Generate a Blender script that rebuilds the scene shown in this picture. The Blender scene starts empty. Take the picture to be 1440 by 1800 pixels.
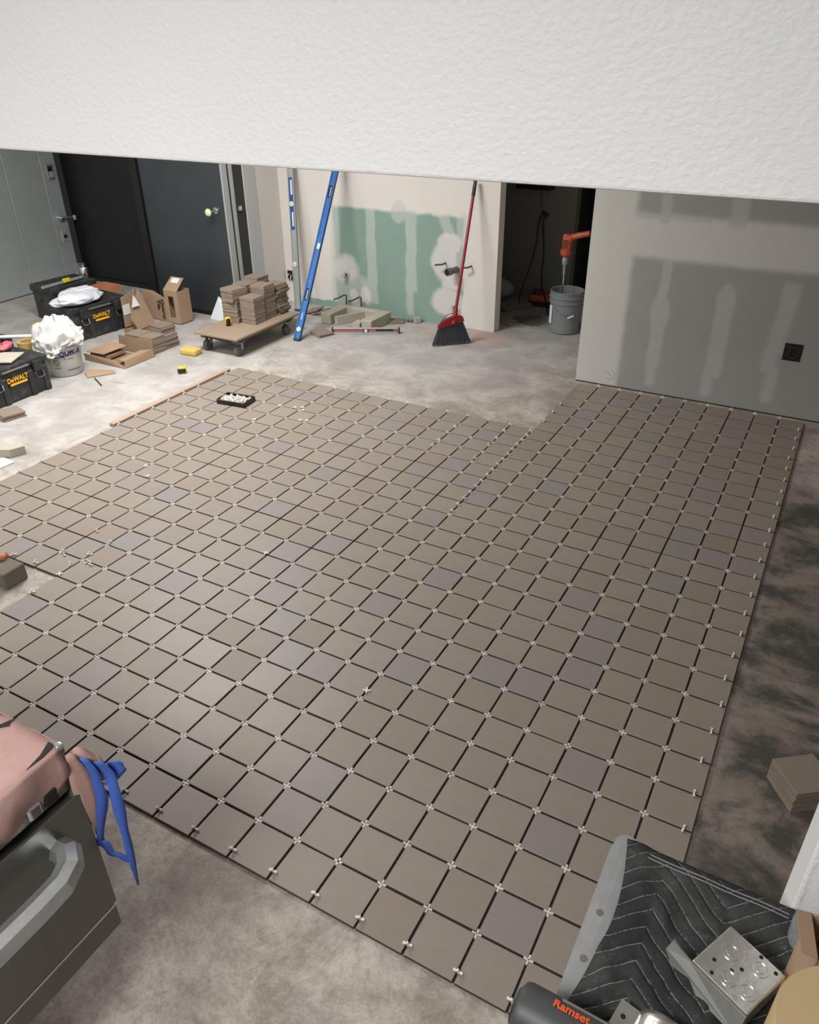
import bpy, bmesh, math, random
from mathutils import Vector, Matrix, Euler, noise as mnoise

random.seed(7)
SC = bpy.context.scene
C = SC.collection
R = math.radians
PI = math.pi

# ------------------------------------------------------------------ camera
cam_data = bpy.data.cameras.new('camera')
cam = bpy.data.objects.new('camera', cam_data)
C.objects.link(cam)
cam_data.sensor_fit = 'VERTICAL'
cam_data.sensor_height = 36.0
cam_data.lens = 1355.7 / 1800 * 36.0
cam_data.clip_start = 0.02
rt = Vector((0.8751, 0.4839, -0.0080)).normalized()
fw = Vector((-0.4196, 0.7504, -0.5107)).normalized()
up = rt.cross(fw).normalized()
rt = fw.cross(up).normalized()
cam.matrix_world = Matrix(((rt.x, up.x, -fw.x, 0.7875), (rt.y, up.y, -fw.y, -1.2136),
                           (rt.z, up.z, -fw.z, 2.1879), (0, 0, 0, 1)))
SC.camera = cam

# ------------------------------------------------------------------ world, lights, exposure
w = bpy.data.worlds.new('world')
SC.world = w
w.use_nodes = True
w.node_tree.nodes['Background'].inputs[0].default_value = (0.9, 0.95, 1.0, 1)
w.node_tree.nodes['Background'].inputs[1].default_value = 0.02
SC.view_settings.view_transform = 'Standard'
SC.view_settings.look = 'None'
SC.view_settings.gamma = 1.0
SC.view_settings.use_curve_mapping = False
SC.view_settings.exposure = 0.0


def area(name, loc, sx, sy, power, col=(1, 0.985, 0.975), rot=(0, 0, 0)):
    l = bpy.data.lights.new(name, 'AREA')
    l.shape = 'RECTANGLE'
    l.size, l.size_y, l.energy, l.color = sx, sy, power, col
    o = bpy.data.objects.new(name, l)
    o.location, o.rotation_euler = loc, rot
    C.objects.link(o)
    return o


LAMPS = [(-3.2, 2.5, 1.2, 0.6, 128), (-5.0, 0.9, 1.2, 0.6, 42), (-1.0, 1.0, 1.2, 0.6, 6), (-0.2, -1.95, 1.2, 0.6, 84)]
for k, (x, y, sx, sy, p) in enumerate(LAMPS):
    area('ceiling_lamp_light', (x, y, 2.74), sx, sy, p, (0.97, 0.985, 1) if y < 0 else (1, 0.995, 0.985))


# ------------------------------------------------------------------ materials
def S(r, g, b):
    f = lambda c: (c / 255 / 12.92) if c / 255 <= 0.04045 else ((c / 255 + 0.055) / 1.055) ** 2.4
    return (f(r), f(g), f(b), 1)


def sc(c, k):
    return (min(1, c[0] * k), min(1, c[1] * k), min(1, c[2] * k), 1)


class NT:
    """small wrapper to write node graphs briefly"""

    def __init__(self, name):
        self.m = bpy.data.materials.new(name)
        self.m.use_nodes = True
        self.t = self.m.node_tree
        self.b = self.t.nodes['Principled BSDF']
        self.co = self.n('ShaderNodeTexCoord').outputs['Object']

    def n(self, kind, **kw):
        nd = self.t.nodes.new(kind)
        for k, v in kw.items():
            setattr(nd, k, v)
        return nd

    def put(self, sock, v):
        if isinstance(v, bpy.types.NodeSocket):
            self.t.links.new(v, sock)
        elif isinstance(v, (tuple, list)) and len(sock.default_value) == 3:
            sock.default_value = v[:3]
        else:
            sock.default_value = v

    def math(self, op, a, b=0.0, c=None):
        nd = self.n('ShaderNodeMath', operation=op)
        self.put(nd.inputs[0], a)
        self.put(nd.inputs[1], b)
        if c is not None:
            self.put(nd.inputs[2], c)
        return nd.outputs[0]

    def noise(self, scale, detail=3.0, rough=0.55, co=None, dist=0.0, color=False):
        nd = self.n('ShaderNodeTexNoise')
        self.put(nd.inputs['Vector'], co or self.co)
        nd.inputs['Scale'].default_value = scale
        nd.inputs['Detail'].default_value = detail
        nd.inputs['Roughness'].default_value = rough
        nd.inputs['Distortion'].default_value = dist
        return nd.outputs['Color' if color else 'Fac']

    def stretch(self, s, co=None, loc=(0, 0, 0), rot=(0, 0, 0)):
        nd = self.n('ShaderNodeMapping')
        self.put(nd.inputs['Vector'], co or self.co)
        nd.inputs['Scale'].default_value = s
        nd.inputs['Location'].default_value = loc
        nd.inputs['Rotation'].default_value = rot
        return nd.outputs[0]

    def step(self, v, a, b):
        nd = self.n('ShaderNodeMapRange', interpolation_type='SMOOTHSTEP')
        self.put(nd.inputs[0], v)
        nd.inputs[1].default_value, nd.inputs[2].default_value = (a, b) if a < b else (b, a)
        nd.inputs[3].default_value, nd.inputs[4].default_value = (0, 1) if a < b else (1, 0)
        return nd.outputs[0]

    def mix(self, f, a, b):
        nd = self.n('ShaderNodeMix', data_type='RGBA')
        self.put(nd.inputs[0], f)
        self.put(nd.inputs[6], a)
        self.put(nd.inputs[7], b)
        return nd.outputs[2]

    def mul(self, *v):
        o = v[0]
        for x in v[1:]:
            o = self.math('MULTIPLY', o, x)
        return o

    def mx(self, *v):
        o = v[0]
        for x in v[1:]:
            o = self.math('MAXIMUM', o, x)
        return o

    def xyz(self, co=None):
        nd = self.n('ShaderNodeSeparateXYZ')
        self.put(nd.inputs[0], co or self.co)
        return nd.outputs

    def color(self, v):
        self.put(self.b.inputs['Base Color'], v)

    def rough(self, v):
        self.put(self.b.inputs['Roughness'], v)

    def bump(self, h, strength=0.3, dist=0.01):
        nd = self.n('ShaderNodeBump')
        nd.inputs['Strength'].default_value = strength
        nd.inputs['Distance'].default_value = dist
        self.put(nd.inputs['Height'], h)
        self.t.links.new(nd.outputs[0], self.b.inputs['Normal'])


def mat(name, col, rough=0.6, metal=0.0, var=0.12, scale=8.0, bump=0.0, bscale=60.0, stretch=None, dust=0.0,
        dustcol=(0.45, 0.43, 0.4, 1), spec=None):
    t = NT(name)
    co = t.stretch(stretch) if stretch else t.co
    n = t.noise(scale, 4, 0.6, co)
    c = t.mix(n, sc(col, 1 - var), sc(col, 1 + var))
    if dust:
        d = t.mul(t.step(t.noise(scale * 0.7, 5, 0.7), 0.45, 0.75), dust)
        c = t.mix(d, c, dustcol)
    t.color(c)
    t.rough(rough)
    t.b.inputs['Metallic'].default_value = metal
    if spec is not None:
        t.b.inputs['Specular IOR Level'].default_value = spec
    if bump:
        t.bump(t.noise(bscale, 3, 0.5, co), bump, 0.005)
    return t.m


M = {}
M['white_paint'] = mat('white_paint', S(228, 226, 222), 0.6, var=0.02, scale=3)
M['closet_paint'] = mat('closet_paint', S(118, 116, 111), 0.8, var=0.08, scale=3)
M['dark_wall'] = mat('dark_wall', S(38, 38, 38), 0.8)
M['galv'] = mat('galvanized_panel', S(186, 192, 191), 0.45, 0.45, var=0.14, scale=2.2, bump=0.05, bscale=9)
M['cooler_dark'] = mat('dark_stucco_steel', S(74, 79, 83), 0.34, 0.6, var=0.2, scale=3, bump=0.04, bscale=40)
M['cooler_black'] = mat('black_steel', S(30, 31, 32), 0.5, 0.2, var=0.2, scale=3)
M['olive_dark'] = mat('dark_gasket', S(52, 52, 48), 0.7, var=0.1)
M['alu'] = mat('brushed_aluminium', S(184, 186, 186), 0.4, 0.45, var=0.06, scale=10, stretch=(8, 8, 0.3))
M['chrome'] = mat('chrome', S(205, 205, 205), 0.2, 1.0, var=0.04)
M['plate'] = mat('steel_plate', S(150, 150, 148), 0.45, 0.6, var=0.1)
M['black_plastic'] = mat('black_plastic', S(38, 39, 41), 0.55, var=0.15, scale=20, dust=0.12)
M['black_gloss'] = mat('black_gloss', S(22, 22, 23), 0.3, var=0.1)
M['yellow'] = mat('yellow_print', S(246, 180, 30), 0.5, var=0.03)
M['tape_yellow'] = mat('yellow_plastic', S(232, 196, 40), 0.45, var=0.06)
M['cardboard'] = mat('cardboard', S(160, 133, 108), 0.85, var=0.08, scale=9)
M['cardboard_in'] = mat('cardboard_inner', S(138, 112, 88), 0.85, var=0.1, scale=9)
M['ink'] = mat('black_ink', S(32, 28, 26), 0.7, var=0.02)
M['navy_ink'] = mat('navy_ink', S(40, 36, 130), 0.5, var=0.02)
M['grey_ink'] = mat('grey_ink', S(92, 92, 96), 0.6, var=0.02)
M['label'] = mat('white_label', S(222, 222, 222), 0.6, var=0.03)
M['bucket_white'] = mat('white_bucket_plastic', S(196, 194, 188), 0.5, var=0.06, scale=6, dust=0.15, dustcol=S(165, 160, 152))
M['bucket_grey'] = mat('grey_bucket_plastic', S(120, 124, 128), 0.5, var=0.08, scale=6, dust=0.35, dustcol=S(150, 142, 134))
M['cloth'] = mat('white_cloth', S(204, 202, 199), 0.9, var=0.03, scale=6, bump=0.15, bscale=40)
M['bag'] = mat('white_plastic_bag', S(208, 211, 217), 0.4, var=0.04, scale=6)
M['foam'] = mat('white_foam', S(214, 216, 220), 0.7, var=0.02)
M['sponge'] = mat('yellow_sponge', S(206, 174, 92), 0.95, var=0.12, scale=30, bump=0.5, bscale=140)
M['ply'] = mat('plywood', S(150, 130, 110), 0.75, var=0.14, scale=4, stretch=(6, 1, 1), dust=0.3, dustcol=S(150, 140, 130))
M['wood_dark'] = mat('old_wood', S(110, 92, 76), 0.8, var=0.2, scale=6, stretch=(8, 1, 8))
M['wood_strip'] = mat('strip_wood', S(168, 146, 128), 0.8, var=0.25, scale=7, stretch=(6, 1, 6))
M['rubber'] = mat('black_rubber', S(44, 42, 40), 0.7, var=0.15)
M['caster'] = mat('grey_caster', S(96, 92, 88), 0.5, var=0.15)
M['blue'] = mat('blue_aluminium', S(50, 104, 170), 0.45, 0.1, var=0.06, scale=9, dust=0.2, dustcol=S(150, 165, 185))
M['blue_dark'] = mat('blue_label', S(34, 78, 150), 0.5, var=0.05)
M['level_red'] = mat('red_level', S(166, 74, 74), 0.5, var=0.15, scale=12, dust=0.75, dustcol=S(176, 150, 140))
M['red_faded'] = mat('faded_red', S(176, 62, 66), 0.5, var=0.2, scale=30, dust=0.3, dustcol=S(190, 150, 144))
M['red'] = mat('red_steel', S(140, 24, 34), 0.4, 0.1, var=0.08, dust=0.1)
M['bristle'] = mat('dark_bristle', S(66, 68, 76), 0.75, var=0.35, scale=90, stretch=(1, 1, 0.05))
M['vial'] = mat('vial_white', S(224, 226, 214), 0.4, var=0.05)
M['vial_green'] = mat('vial_green', S(200, 220, 96), 0.3, var=0.05)
M['block'] = mat('concrete_block', S(178, 170, 154), 0.95, var=0.1, scale=14, bump=0.8, bscale=160)
M['block_dark'] = mat('grey_brick', S(112, 106, 94), 0.95, var=0.1, scale=14, bump=0.6, bscale=160)
M['copper'] = mat('dark_copper', S(92, 84, 78), 0.5, 0.5, var=0.15)
M['abs'] = mat('grey_pipe', S(108, 104, 98), 0.55, var=0.1)
M['black'] = mat('black', S(16, 16, 16), 0.6, var=0.1)
M['orange'] = mat('orange_plastic', S(176, 74, 40), 0.5, var=0.15, scale=20, dust=0.3)
M['glow'] = mat('pale_green_knob', S(206, 218, 164), 0.45, var=0.05)
M['spacer_up'] = mat('white_spacer_upright', S(232, 226, 216), 0.5, var=0.04)
M['spacer'] = mat('white_spacer', S(214, 207, 198), 0.5, var=0.04)
M['steel'] = mat('stainless_oven', S(112, 112, 106), 0.38, 0.85, var=0.1, scale=5, stretch=(1, 12, 1))
M['steel_light'] = mat('stainless_worn', S(196, 198, 198), 0.34, 0.85, var=0.2, scale=26, dust=0.35, dustcol=S(205, 203, 200))
M['rosin'] = mat('pink_rosin_paper', S(174, 138, 129), 0.85, var=0.08, scale=7, bump=0.4, bscale=26, dust=0.3, dustcol=S(196, 170, 166))
M['blue_tape'] = mat('blue_tape', S(62, 92, 172), 0.6, var=0.22, scale=16)
M['rim'] = mat('dusty_grey_edge', S(138, 138, 138), 0.85, 0.0, var=0.16, scale=22, dust=0.5, dustcol=S(160, 158, 152))
M['galv_box'] = mat('galvanized_box', S(238, 238, 232), 0.26, 0.95, var=0.14, scale=60, bump=0.1, bscale=70)
M['galv_dull'] = mat('galvanized_dull', S(128, 128, 122), 0.6, 0.5, var=0.2, scale=40)
M['tan'] = mat('tan_paper', S(176, 152, 110), 0.7, var=0.02)
M['tool_black'] = mat('tool_black', S(62, 62, 62), 0.5, var=0.2, scale=14, dust=0.3, dustcol=S(110, 108, 104))
M['tool_orange'] = mat('tool_orange_print', S(226, 92, 46), 0.5, var=0.2, scale=60)
M['pink'] = mat('pink_plastic', S(206, 92, 104), 0.5, var=0.08)
M['gold'] = mat('tan_tape', S(176, 146, 86), 0.55, var=0.1)
M['brownbox'] = mat('reddish_wood', S(176, 120, 84), 0.8, var=0.15, scale=8)
M['carton_in'] = mat('carton_dark_inside', S(92, 62, 44), 0.9, var=0.1)
M['chip'] = mat('crushed_tile', S(112, 92, 84), 0.9, var=0.2, scale=30)

t = NT('clear_plastic')
t.color((0.75, 0.77, 0.78, 1))
t.rough(0.12)
t.bump(t.noise(60, 3), 0.5, 0.004)
lw = t.n('ShaderNodeLayerWeight')
lw.inputs['Blend'].default_value = 0.35
tr = t.n('ShaderNodeBsdfTransparent')
ms = t.n('ShaderNodeMixShader')
t.put(ms.inputs[0], t.math('ADD', t.math('MULTIPLY', lw.outputs['Facing'], 0.4), 0.05))
t.t.links.new(tr.outputs[0], ms.inputs[1])
t.t.links.new(t.b.outputs[0], ms.inputs[2])
t.t.links.new(ms.outputs[0], t.t.nodes['Material Output'].inputs['Surface'])
M['clear'] = t.m

# white knockdown-textured wall
t = NT('knockdown_wall')
t.color(t.mix(t.noise(4, 2), S(232, 231, 229), S(238, 237, 235)))
t.rough(0.55)
n1 = t.noise(1, 1.4, 0.5, t.stretch((105, 90, 150), rot=(0, 0.5, 0)), dist=0.3)
t.bump(n1, 0.42, 0.0035)
M['knockdown'] = t.m

# quarry tile : one tone per tile
def tile_mat(name, a, b, c, rough):
    t = NT(name)
    oi = t.n('ShaderNodeObjectInfo').outputs['Random']
    isl = t.n('ShaderNodeNewGeometry').outputs['Random Per Island']
    r1 = t.math('FRACT', t.math('ADD', t.math('MULTIPLY', oi, 7.31), t.math('MULTIPLY', isl, 3.77)))
    r2 = t.math('FRACT', t.math('MULTIPLY', r1, 17.3))
    base = t.mix(t.step(r1, 0.74, 0.92), a, b)
    base = t.mix(t.mul(t.step(r2, 0.55, 0.95), 0.9), base, c)
    n = t.noise(9, 4, 0.6)
    base = t.mix(t.mul(t.step(n, 0.35, 0.75), 0.35), base, sc(base_avg(a), 0.82))
    n2 = t.noise(420, 2, 0.6)
    t.color(t.mix(t.mul(t.step(n2, 0.55, 0.75), 0.12), base, S(214, 206, 194)))
    t.rough(t.math('ADD', rough, t.math('MULTIPLY', r2, 0.1)))
    t.bump(n2, 0.08, 0.001)
    return t.m


def base_avg(a):
    return a


M['tile'] = tile_mat('quarry_tile_face', S(142, 131, 120), S(136, 127, 123), S(138, 125, 112), 0.47)
M['tile_stack'] = tile_mat('quarry_tile_stacked', S(136, 120, 106), S(132, 120, 110), S(126, 110, 96), 0.65)

M['tile_side_shade'] = mat('tile_edge_joint_shade', S(82, 66, 56), 0.85, var=0.12, scale=14)  # joint shade painted in: laid tile sides darker than the clay itself
M['stack_side'] = mat('raw_tile_edge_stacked', S(122, 105, 92), 0.85, var=0.15, scale=14)

# concrete floor with dust, grinding marks and old adhesive
t = NT('concrete_floor')
X, Y, Z = t.xyz()
nb = t.noise(0.9, 4, 0.6)
nm = t.noise(3.2, 6, 0.65, dist=0.5)
nf = t.noise(22, 5, 0.7)
base = t.mix(t.step(nm, 0.3, 0.7), S(138, 128, 118), S(196, 186, 176))
base = t.mix(t.mul(t.step(nf, 0.42, 0.72), 0.5), base, S(108, 96, 84))
ng = t.noise(85, 7, 0.8)
base = t.mix(t.mul(t.step(ng, 0.45, 0.7), 0.45), base, S(122, 112, 101))
base = t.mix(t.mul(t.step(ng, 0.5, 0.3), 0.35), base, S(184, 176, 166))
vein = t.noise(5, 8, 0.75, t.stretch((1, 1, 1), rot=(0, 0, 0.8)), dist=1.5)
base = t.mix(t.mul(t.step(t.math('ABSOLUTE', t.math('SUBTRACT', vein, 0.5)), 0.012, 0.0), 0.35), base, S(84, 74, 64))
# pale dust over the left and the back
xd = t.math('ADD', X, t.math('MULTIPLY', t.math('SUBTRACT', nb, 0.5), 2.4))
yd = t.math('ADD', Y, t.math('MULTIPLY', t.math('SUBTRACT', nb, 0.5), 1.2))
pale = t.mx(t.step(xd, -2.6, -3.9), t.mul(t.step(yd, 3.2, 4.2), t.step(xd, -0.6, -1.6)))
base = t.mix(t.mul(pale, 0.85), base, t.mix(t.step(nm, 0.35, 0.7), S(160, 157, 153), S(184, 181, 176)))
scr = t.noise(2.2, 5, 0.6, t.stretch((1.0, 3.2, 1), rot=(0, 0, 0.5)), dist=0.8)
base = t.mix(t.mul(t.step(scr, 0.56, 0.72), 0.4), base, S(128, 122, 116))
# black adhesive right of the tiles
xk = t.math('ADD', X, t.math('MULTIPLY', t.math('SUBTRACT', nm, 0.5), 0.5))
yk = t.math('ADD', Y, t.math('MULTIPLY', t.math('SUBTRACT', nb, 0.5), 0.9))
kz = t.mul(t.step(xk, 0.72, 0.85), t.step(yk, 3.35, 3.0))
k1 = t.step(t.noise(3.4, 7, 0.7, t.stretch((1, 1.25, 1)), dist=0.3), 0.40, 0.6)
base = t.mix(t.mul(kz, 0.75), base, S(120, 106, 94))
base = t.mix(t.mul(kz, k1, 0.9), base, S(60, 60, 57))
base = t.mix(t.mul(kz, t.step(t.noise(34, 5, 0.75, t.stretch((1, 2, 1))), 0.56, 0.72), 0.4), base, S(150, 142, 134))
# wet patch in the closet
dx = t.math('DIVIDE', t.math('SUBTRACT', xk, -1.72), 0.17)
dy = t.math('DIVIDE', t.math('SUBTRACT', yk, 5.62), 0.17)
wet = t.step(t.math('ADD', t.math('MULTIPLY', dx, dx), t.math('MULTIPLY', dy, dy)), 1.1, 0.8)
base = t.mix(t.mul(wet, 0.75), base, S(52, 46, 40))
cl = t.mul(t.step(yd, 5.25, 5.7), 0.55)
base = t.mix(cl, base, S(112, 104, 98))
# red-orange chalk dust near the broom
rx = t.math('DIVIDE', t.math('SUBTRACT', xk, -2.1), 0.55)
ry = t.math('DIVIDE', t.math('SUBTRACT', yk, 4.95), 0.22)
rd = t.step(t.math('ADD', t.math('MULTIPLY', rx, rx), t.math('MULTIPLY', ry, ry)), 1.0, 0.2)
base = t.mix(t.mul(rd, 0.3), base, S(206, 160, 140))
joint_shade = t.mx(t.mul(t.step(X, -0.80, -0.79), t.step(X, 0.79, 0.785), t.step(Y, -0.155, -0.15), t.step(Y, 4.285, 4.28)),
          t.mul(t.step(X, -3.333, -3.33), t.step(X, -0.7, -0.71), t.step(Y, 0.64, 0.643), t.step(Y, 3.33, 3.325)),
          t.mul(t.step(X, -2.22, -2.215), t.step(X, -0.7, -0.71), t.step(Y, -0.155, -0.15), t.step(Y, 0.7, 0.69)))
base = t.mix(t.mul(joint_shade, 0.85), base, S(58, 46, 38))  # shade of the deep joints painted onto the concrete under the tiles
sp = t.step(t.noise(60, 2, 0.5), 0.70, 0.74)
base = t.mix(t.mul(sp, 0.5), base, S(90, 84, 78))
base = t.mix(t.mul(t.step(ng, 0.5, 0.75), 0.18), base, S(110, 104, 96))
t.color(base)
t.rough(0.72)
t.bump(nf, 0.25, 0.004)
M['floor'] = t.m


def rect(t, X, Z, x0, x1, z0, z1, s=0.02, lean=0.0):
    if lean:
        X = t.math('SUBTRACT', X, t.math('MULTIPLY', t.math('SUBTRACT', Z, (z0 + z1) / 2), lean))
    return t.mul(t.step(X, x0 - s, x0 + s), t.step(X, x1 + s, x1 - s), t.step(Z, z0 - s, z0 + s), t.step(Z, z1 + s, z1 - s))


def ell(t, X, Z, cx, cz, rx, rz, soft=0.35):
    dx = t.math('DIVIDE', t.math('SUBTRACT', X, cx), rx)
    dz = t.math('DIVIDE', t.math('SUBTRACT', Z, cz), rz)
    return t.step(t.math('ADD', t.math('MULTIPLY', dx, dx), t.math('MULTIPLY', dz, dz)), 1 + soft, 1 - soft)


def wobble(t, amp, scale=7):
    X, Y, Z = t.xyz()
    n = t.xyz(t.noise(scale, 4, 0.6, color=True))
    f = lambda v, k: t.math('ADD', v, t.math('MULTIPLY', t.math('SUBTRACT', n[k], 0.5), amp))
    return f(X, 0), f(Z, 2)


# back wall : painted board with the green moisture board
t = NT('drywall_green_patch')
X, Z = wobble(t, 0.085, 5)
paint = t.mix(t.noise(2.5, 3), S(216, 210, 203), S(224, 219, 212))
green = t.mix(t.noise(5, 3), S(128, 153, 142), S(138, 162, 151))
c = t.mix(rect(t, X, Z, -3.585, -2.215, -0.2, 0.965, 0.02), paint, green)
c = t.mix(rect(t, X, Z, -4.0, -3.5, -0.2, 0.06, 0.008), c, green)
mud = t.mx(rect(t, X, Z, -3.63, -3.53, 0.08, 0.98, 0.02, 0.05), rect(t, X, Z, -3.222, -3.115, 0.1, 0.97, 0.014),
           rect(t, X, Z, -2.795, -2.68, 0.27, 0.98, 0.014), rect(t, X, Z, -2.79, -2.71, 0.05, 0.3, 0.02),
           rect(t, X, Z, -2.43, -2.32, 0.76, 0.98, 0.02, -0.35), ell(t, X, Z, -2.86, 0.96, 0.08, 0.1),
           ell(t, X, Z, -2.22, 0.86, 0.07, 0.14), rect(t, X, Z, -3.6, -3.45, 0.04, 0.5, 0.05),
           ell(t, X, Z, -3.36, 0.2, 0.2, 0.17), rect(t, X, Z, -2.36, -2.2, 0.36, 0.7, 0.03))
c = t.mix(t.mul(mud, 0.62), c, S(192, 197, 190))
wh = t.mx(ell(t, X, Z, -3.46, 0.4, 0.14, 0.13, 0.6), ell(t, X, Z, -2.4, 0.58, 0.13, 0.17, 0.4), ell(t, X, Z, -2.35, 0.74, 0.12, 0.09),
          ell(t, X, Z, -2.33, 0.42, 0.1, 0.1), ell(t, X, Z, -2.37, 0.22, 0.16, 0.13, 0.4), ell(t, X, Z, -3.39, 0.16, 0.05, 0.07, 0.5),
          ell(t, X, Z, -3.25, 0.17, 0.06, 0.08, 0.5), ell(t, X, Z, -2.3, 0.1, 0.07, 0.09, 0.5))
c = t.mix(t.mul(wh, 0.8), c, S(218, 212, 208))
t.color(c)
t.rough(0.75)
t.bump(t.noise(30, 3), 0.04, 0.003)
M['wall_green'] = t.m

# right wall : painted edge and a grey board with joint compound strips
t = NT('drywall_grey_patch')
X, Z = wobble(t, 0.03)
paint = t.mix(t.noise(2.5, 3), S(200, 197, 190), S(208, 205, 198))
grey = t.mix(t.noise(3, 4), S(154, 153, 149), S(162, 161, 157))
c = t.mix(rect(t, X, Z, -0.53, 6.0, -0.3, 0.965, 0.03), paint, grey)
c = t.mix(rect(t, X, Z, -0.545, 6.0, 1.25, 4.0, 0.03), c, grey)
mud = t.mx(rect(t, X, Z, -0.322, -0.255, 0.6, 0.96, 0.012), ell(t, X, Z, -0.29, 0.6, 0.068, 0.13), rect(t, X, Z, -0.335, -0.24, 0.2, 0.64, 0.015), rect(t, X, Z, -0.32, -0.255, 0.06, 0.3, 0.02),
           rect(t, X, Z, 0.078, 0.188, 0.2, 0.74, 0.015), ell(t, X, Z, 0.125, 0.74, 0.06, 0.11), rect(t, X, Z, 0.075, 0.15, 0.05, 0.25, 0.025),
           rect(t, X, Z, 0.455, 0.56, 0.42, 0.9, 0.02, 0.06), rect(t, X, Z, 0.43, 0.53, 0.3, 0.46, 0.025), rect(t, X, Z, 0.475, 0.55, 0.08, 0.35, 0.025),
           rect(t, X, Z, -0.39, -0.32, 1.2, 4, 0.01), rect(t, X, Z, 0.05, 0.16, 1.2, 4, 0.02), rect(t, X, Z, -0.55, -0.05, 1.22, 1.25, 0.02))
c = t.mix(t.mul(mud, 0.75), c, S(182, 181, 178))
tips = t.mx(ell(t, X, Z, -0.29, 0.085, 0.025, 0.03, 0.9), ell(t, X, Z, 0.1, 0.08, 0.03, 0.04, 0.9), ell(t, X, Z, 0.5, 0.12, 0.025, 0.04, 0.9))
c = t.mix(t.mul(tips, 0.12), c, S(196, 194, 190))
# pencilled circle on the board
xx, _, zz = t.xyz()
ddx = t.math('SUBTRACT', xx, -0.585)
ddz = t.math('SUBTRACT', zz, 0.088)
rr = t.math('SQRT', t.math('ADD', t.math('MULTIPLY', ddx, ddx), t.math('MULTIPLY', ddz, ddz)))
ring = t.mul(t.step(rr, 0.0345, 0.036), t.step(rr, 0.040, 0.0385), t.step(t.noise(30, 2), 0.4, 0.5))
tick = t.mul(t.step(t.math('ABSOLUTE', t.math('ADD', ddx, ddz)), 0.004, 0.002), t.step(rr, 0.03, 0.025))
c = t.mix(t.mul(t.mx(ring, tick), 0.7), c, S(70, 70, 72))
t.color(c)
t.rough(0.75)
t.bump(t.noise(30, 3), 0.04, 0.003)
M['wall_grey'] = t.m

# quilted moving blanket with zigzag stitching
t = NT('moving_blanket')
X, Y, Z = t.xyz()
n = t.xyz(t.noise(5, 2, color=True))
xw = t.math('ADD', X, t.math('MULTIPLY', n[0], 0.02))
yw = t.math('ADD', Y, t.math('MULTIPLY', n[1], 0.02))
tri = t.math('MULTIPLY', t.math('PINGPONG', xw, 0.11), 0.95)
q = t.math('FRACT', t.math('DIVIDE', t.math('SUBTRACT', yw, tri), 0.034))
line = t.mx(t.step(q, 0.028, 0.014), t.step(q, 0.972, 0.986))
dash = t.step(t.noise(260, 1), 0.36, 0.46)
dirt = t.noise(7, 6, 0.7)
base = t.mix(t.step(dirt, 0.42, 0.72), S(36, 36, 37), S(66, 66, 65))
base = t.mix(t.mul(t.step(t.noise(60, 4, 0.7), 0.58, 0.75), 0.3), base, S(130, 128, 122))
t.color(t.mix(t.mul(line, dash, 0.6), base, S(168, 168, 162)))
t.rough(0.9)
puff = t.mul(t.step(q, 0.0, 0.3), t.step(q, 1.0, 0.7))
t.bump(t.math('ADD', puff, t.math('MULTIPLY', dirt, 0.6)), 0.5, 0.006)
M['blanket'] = t.m


# ------------------------------------------------------------------ mesh helpers
def bm_new():
    return bmesh.new()


def _xf(bm, vs, mtx):
    bmesh.ops.transform(bm, matrix=mtx, verts=vs)


def box(bm, c, s, rot=(0, 0, 0), bev=0.0, seg=1):
    g = bmesh.ops.create_cube(bm, size=1.0)
    vs = g['verts']
    _xf(bm, vs, Matrix.Translation(c) @ Euler(rot).to_matrix().to_4x4() @ Matrix.Diagonal((s[0], s[1], s[2], 1)))
    if bev:
        es = list({e for v in vs for e in v.link_edges})
        bmesh.ops.bevel(bm, geom=es, offset=bev, segments=seg, affect='EDGES', profile=0.5)


def frame_z(d):
    return Vector(d).normalized().to_track_quat('Z', 'Y').to_matrix().to_4x4()


def cyl(bm, p0, p1, r0, r1=None, n=16, caps=True):
    p0, p1 = Vector(p0), Vector(p1)
    r1 = r0 if r1 is None else r1
    d = p1 - p0
    g = bmesh.ops.create_cone(bm, cap_ends=caps, cap_tris=False, segments=n, radius1=r0, radius2=r1, depth=d.length)
    _xf(bm, g['verts'], Matrix.Translation((p0 + p1) / 2) @ frame_z(d))


def sphere(bm, c, r, s=(1, 1, 1), u=14, v=10):
    g = bmesh.ops.create_uvsphere(bm, u_segments=u, v_segments=v, radius=r)
    _xf(bm, g['verts'], Matrix.Translation(c) @ Matrix.Diagonal((s[0], s[1], s[2], 1)))


def lathe(bm, prof, c=(0, 0, 0), n=28, close=False):
    rings = []
    for r, z in prof:
        rings.append([bm.verts.new((c[0] + r * math.cos(2 * PI * k / n), c[1] + r * math.sin(2 * PI * k / n), c[2] + z)) for k in range(n)])
    for a, b in zip(rings, rings[1:]):
        for k in range(n):
            bm.faces.new((a[k], a[(k + 1) % n], b[(k + 1) % n], b[k]))
    if close:
        bm.faces.new(rings[0][::-1])
        bm.faces.new(rings[-1])


def tube(bm, pts, r, n=8, flat=1.0):
    pts = [Vector(p) for p in pts]
    rings = []
    upv = Vector((0, 0, 1))
    for i, p in enumerate(pts):
        d = (pts[min(i + 1, len(pts) - 1)] - pts[max(i - 1, 0)]).normalized()
        u = upv.cross(d)
        if u.length < 1e-3:
            u = Vector((1, 0, 0))
        u.normalize()
        v = d.cross(u)
        rr = r[i] if isinstance(r, (list, tuple)) else r
        rings.append([bm.verts.new(p + u * rr * math.cos(2 * PI * k / n) + v * rr * flat * math.sin(2 * PI * k / n)) for k in range(n)])
    for a, b in zip(rings, rings[1:]):
        for k in range(n):
            bm.faces.new((a[k], a[(k + 1) % n], b[(k + 1) % n], b[k]))
    bm.faces.new(rings[0][::-1])
    bm.faces.new(rings[-1])


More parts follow.
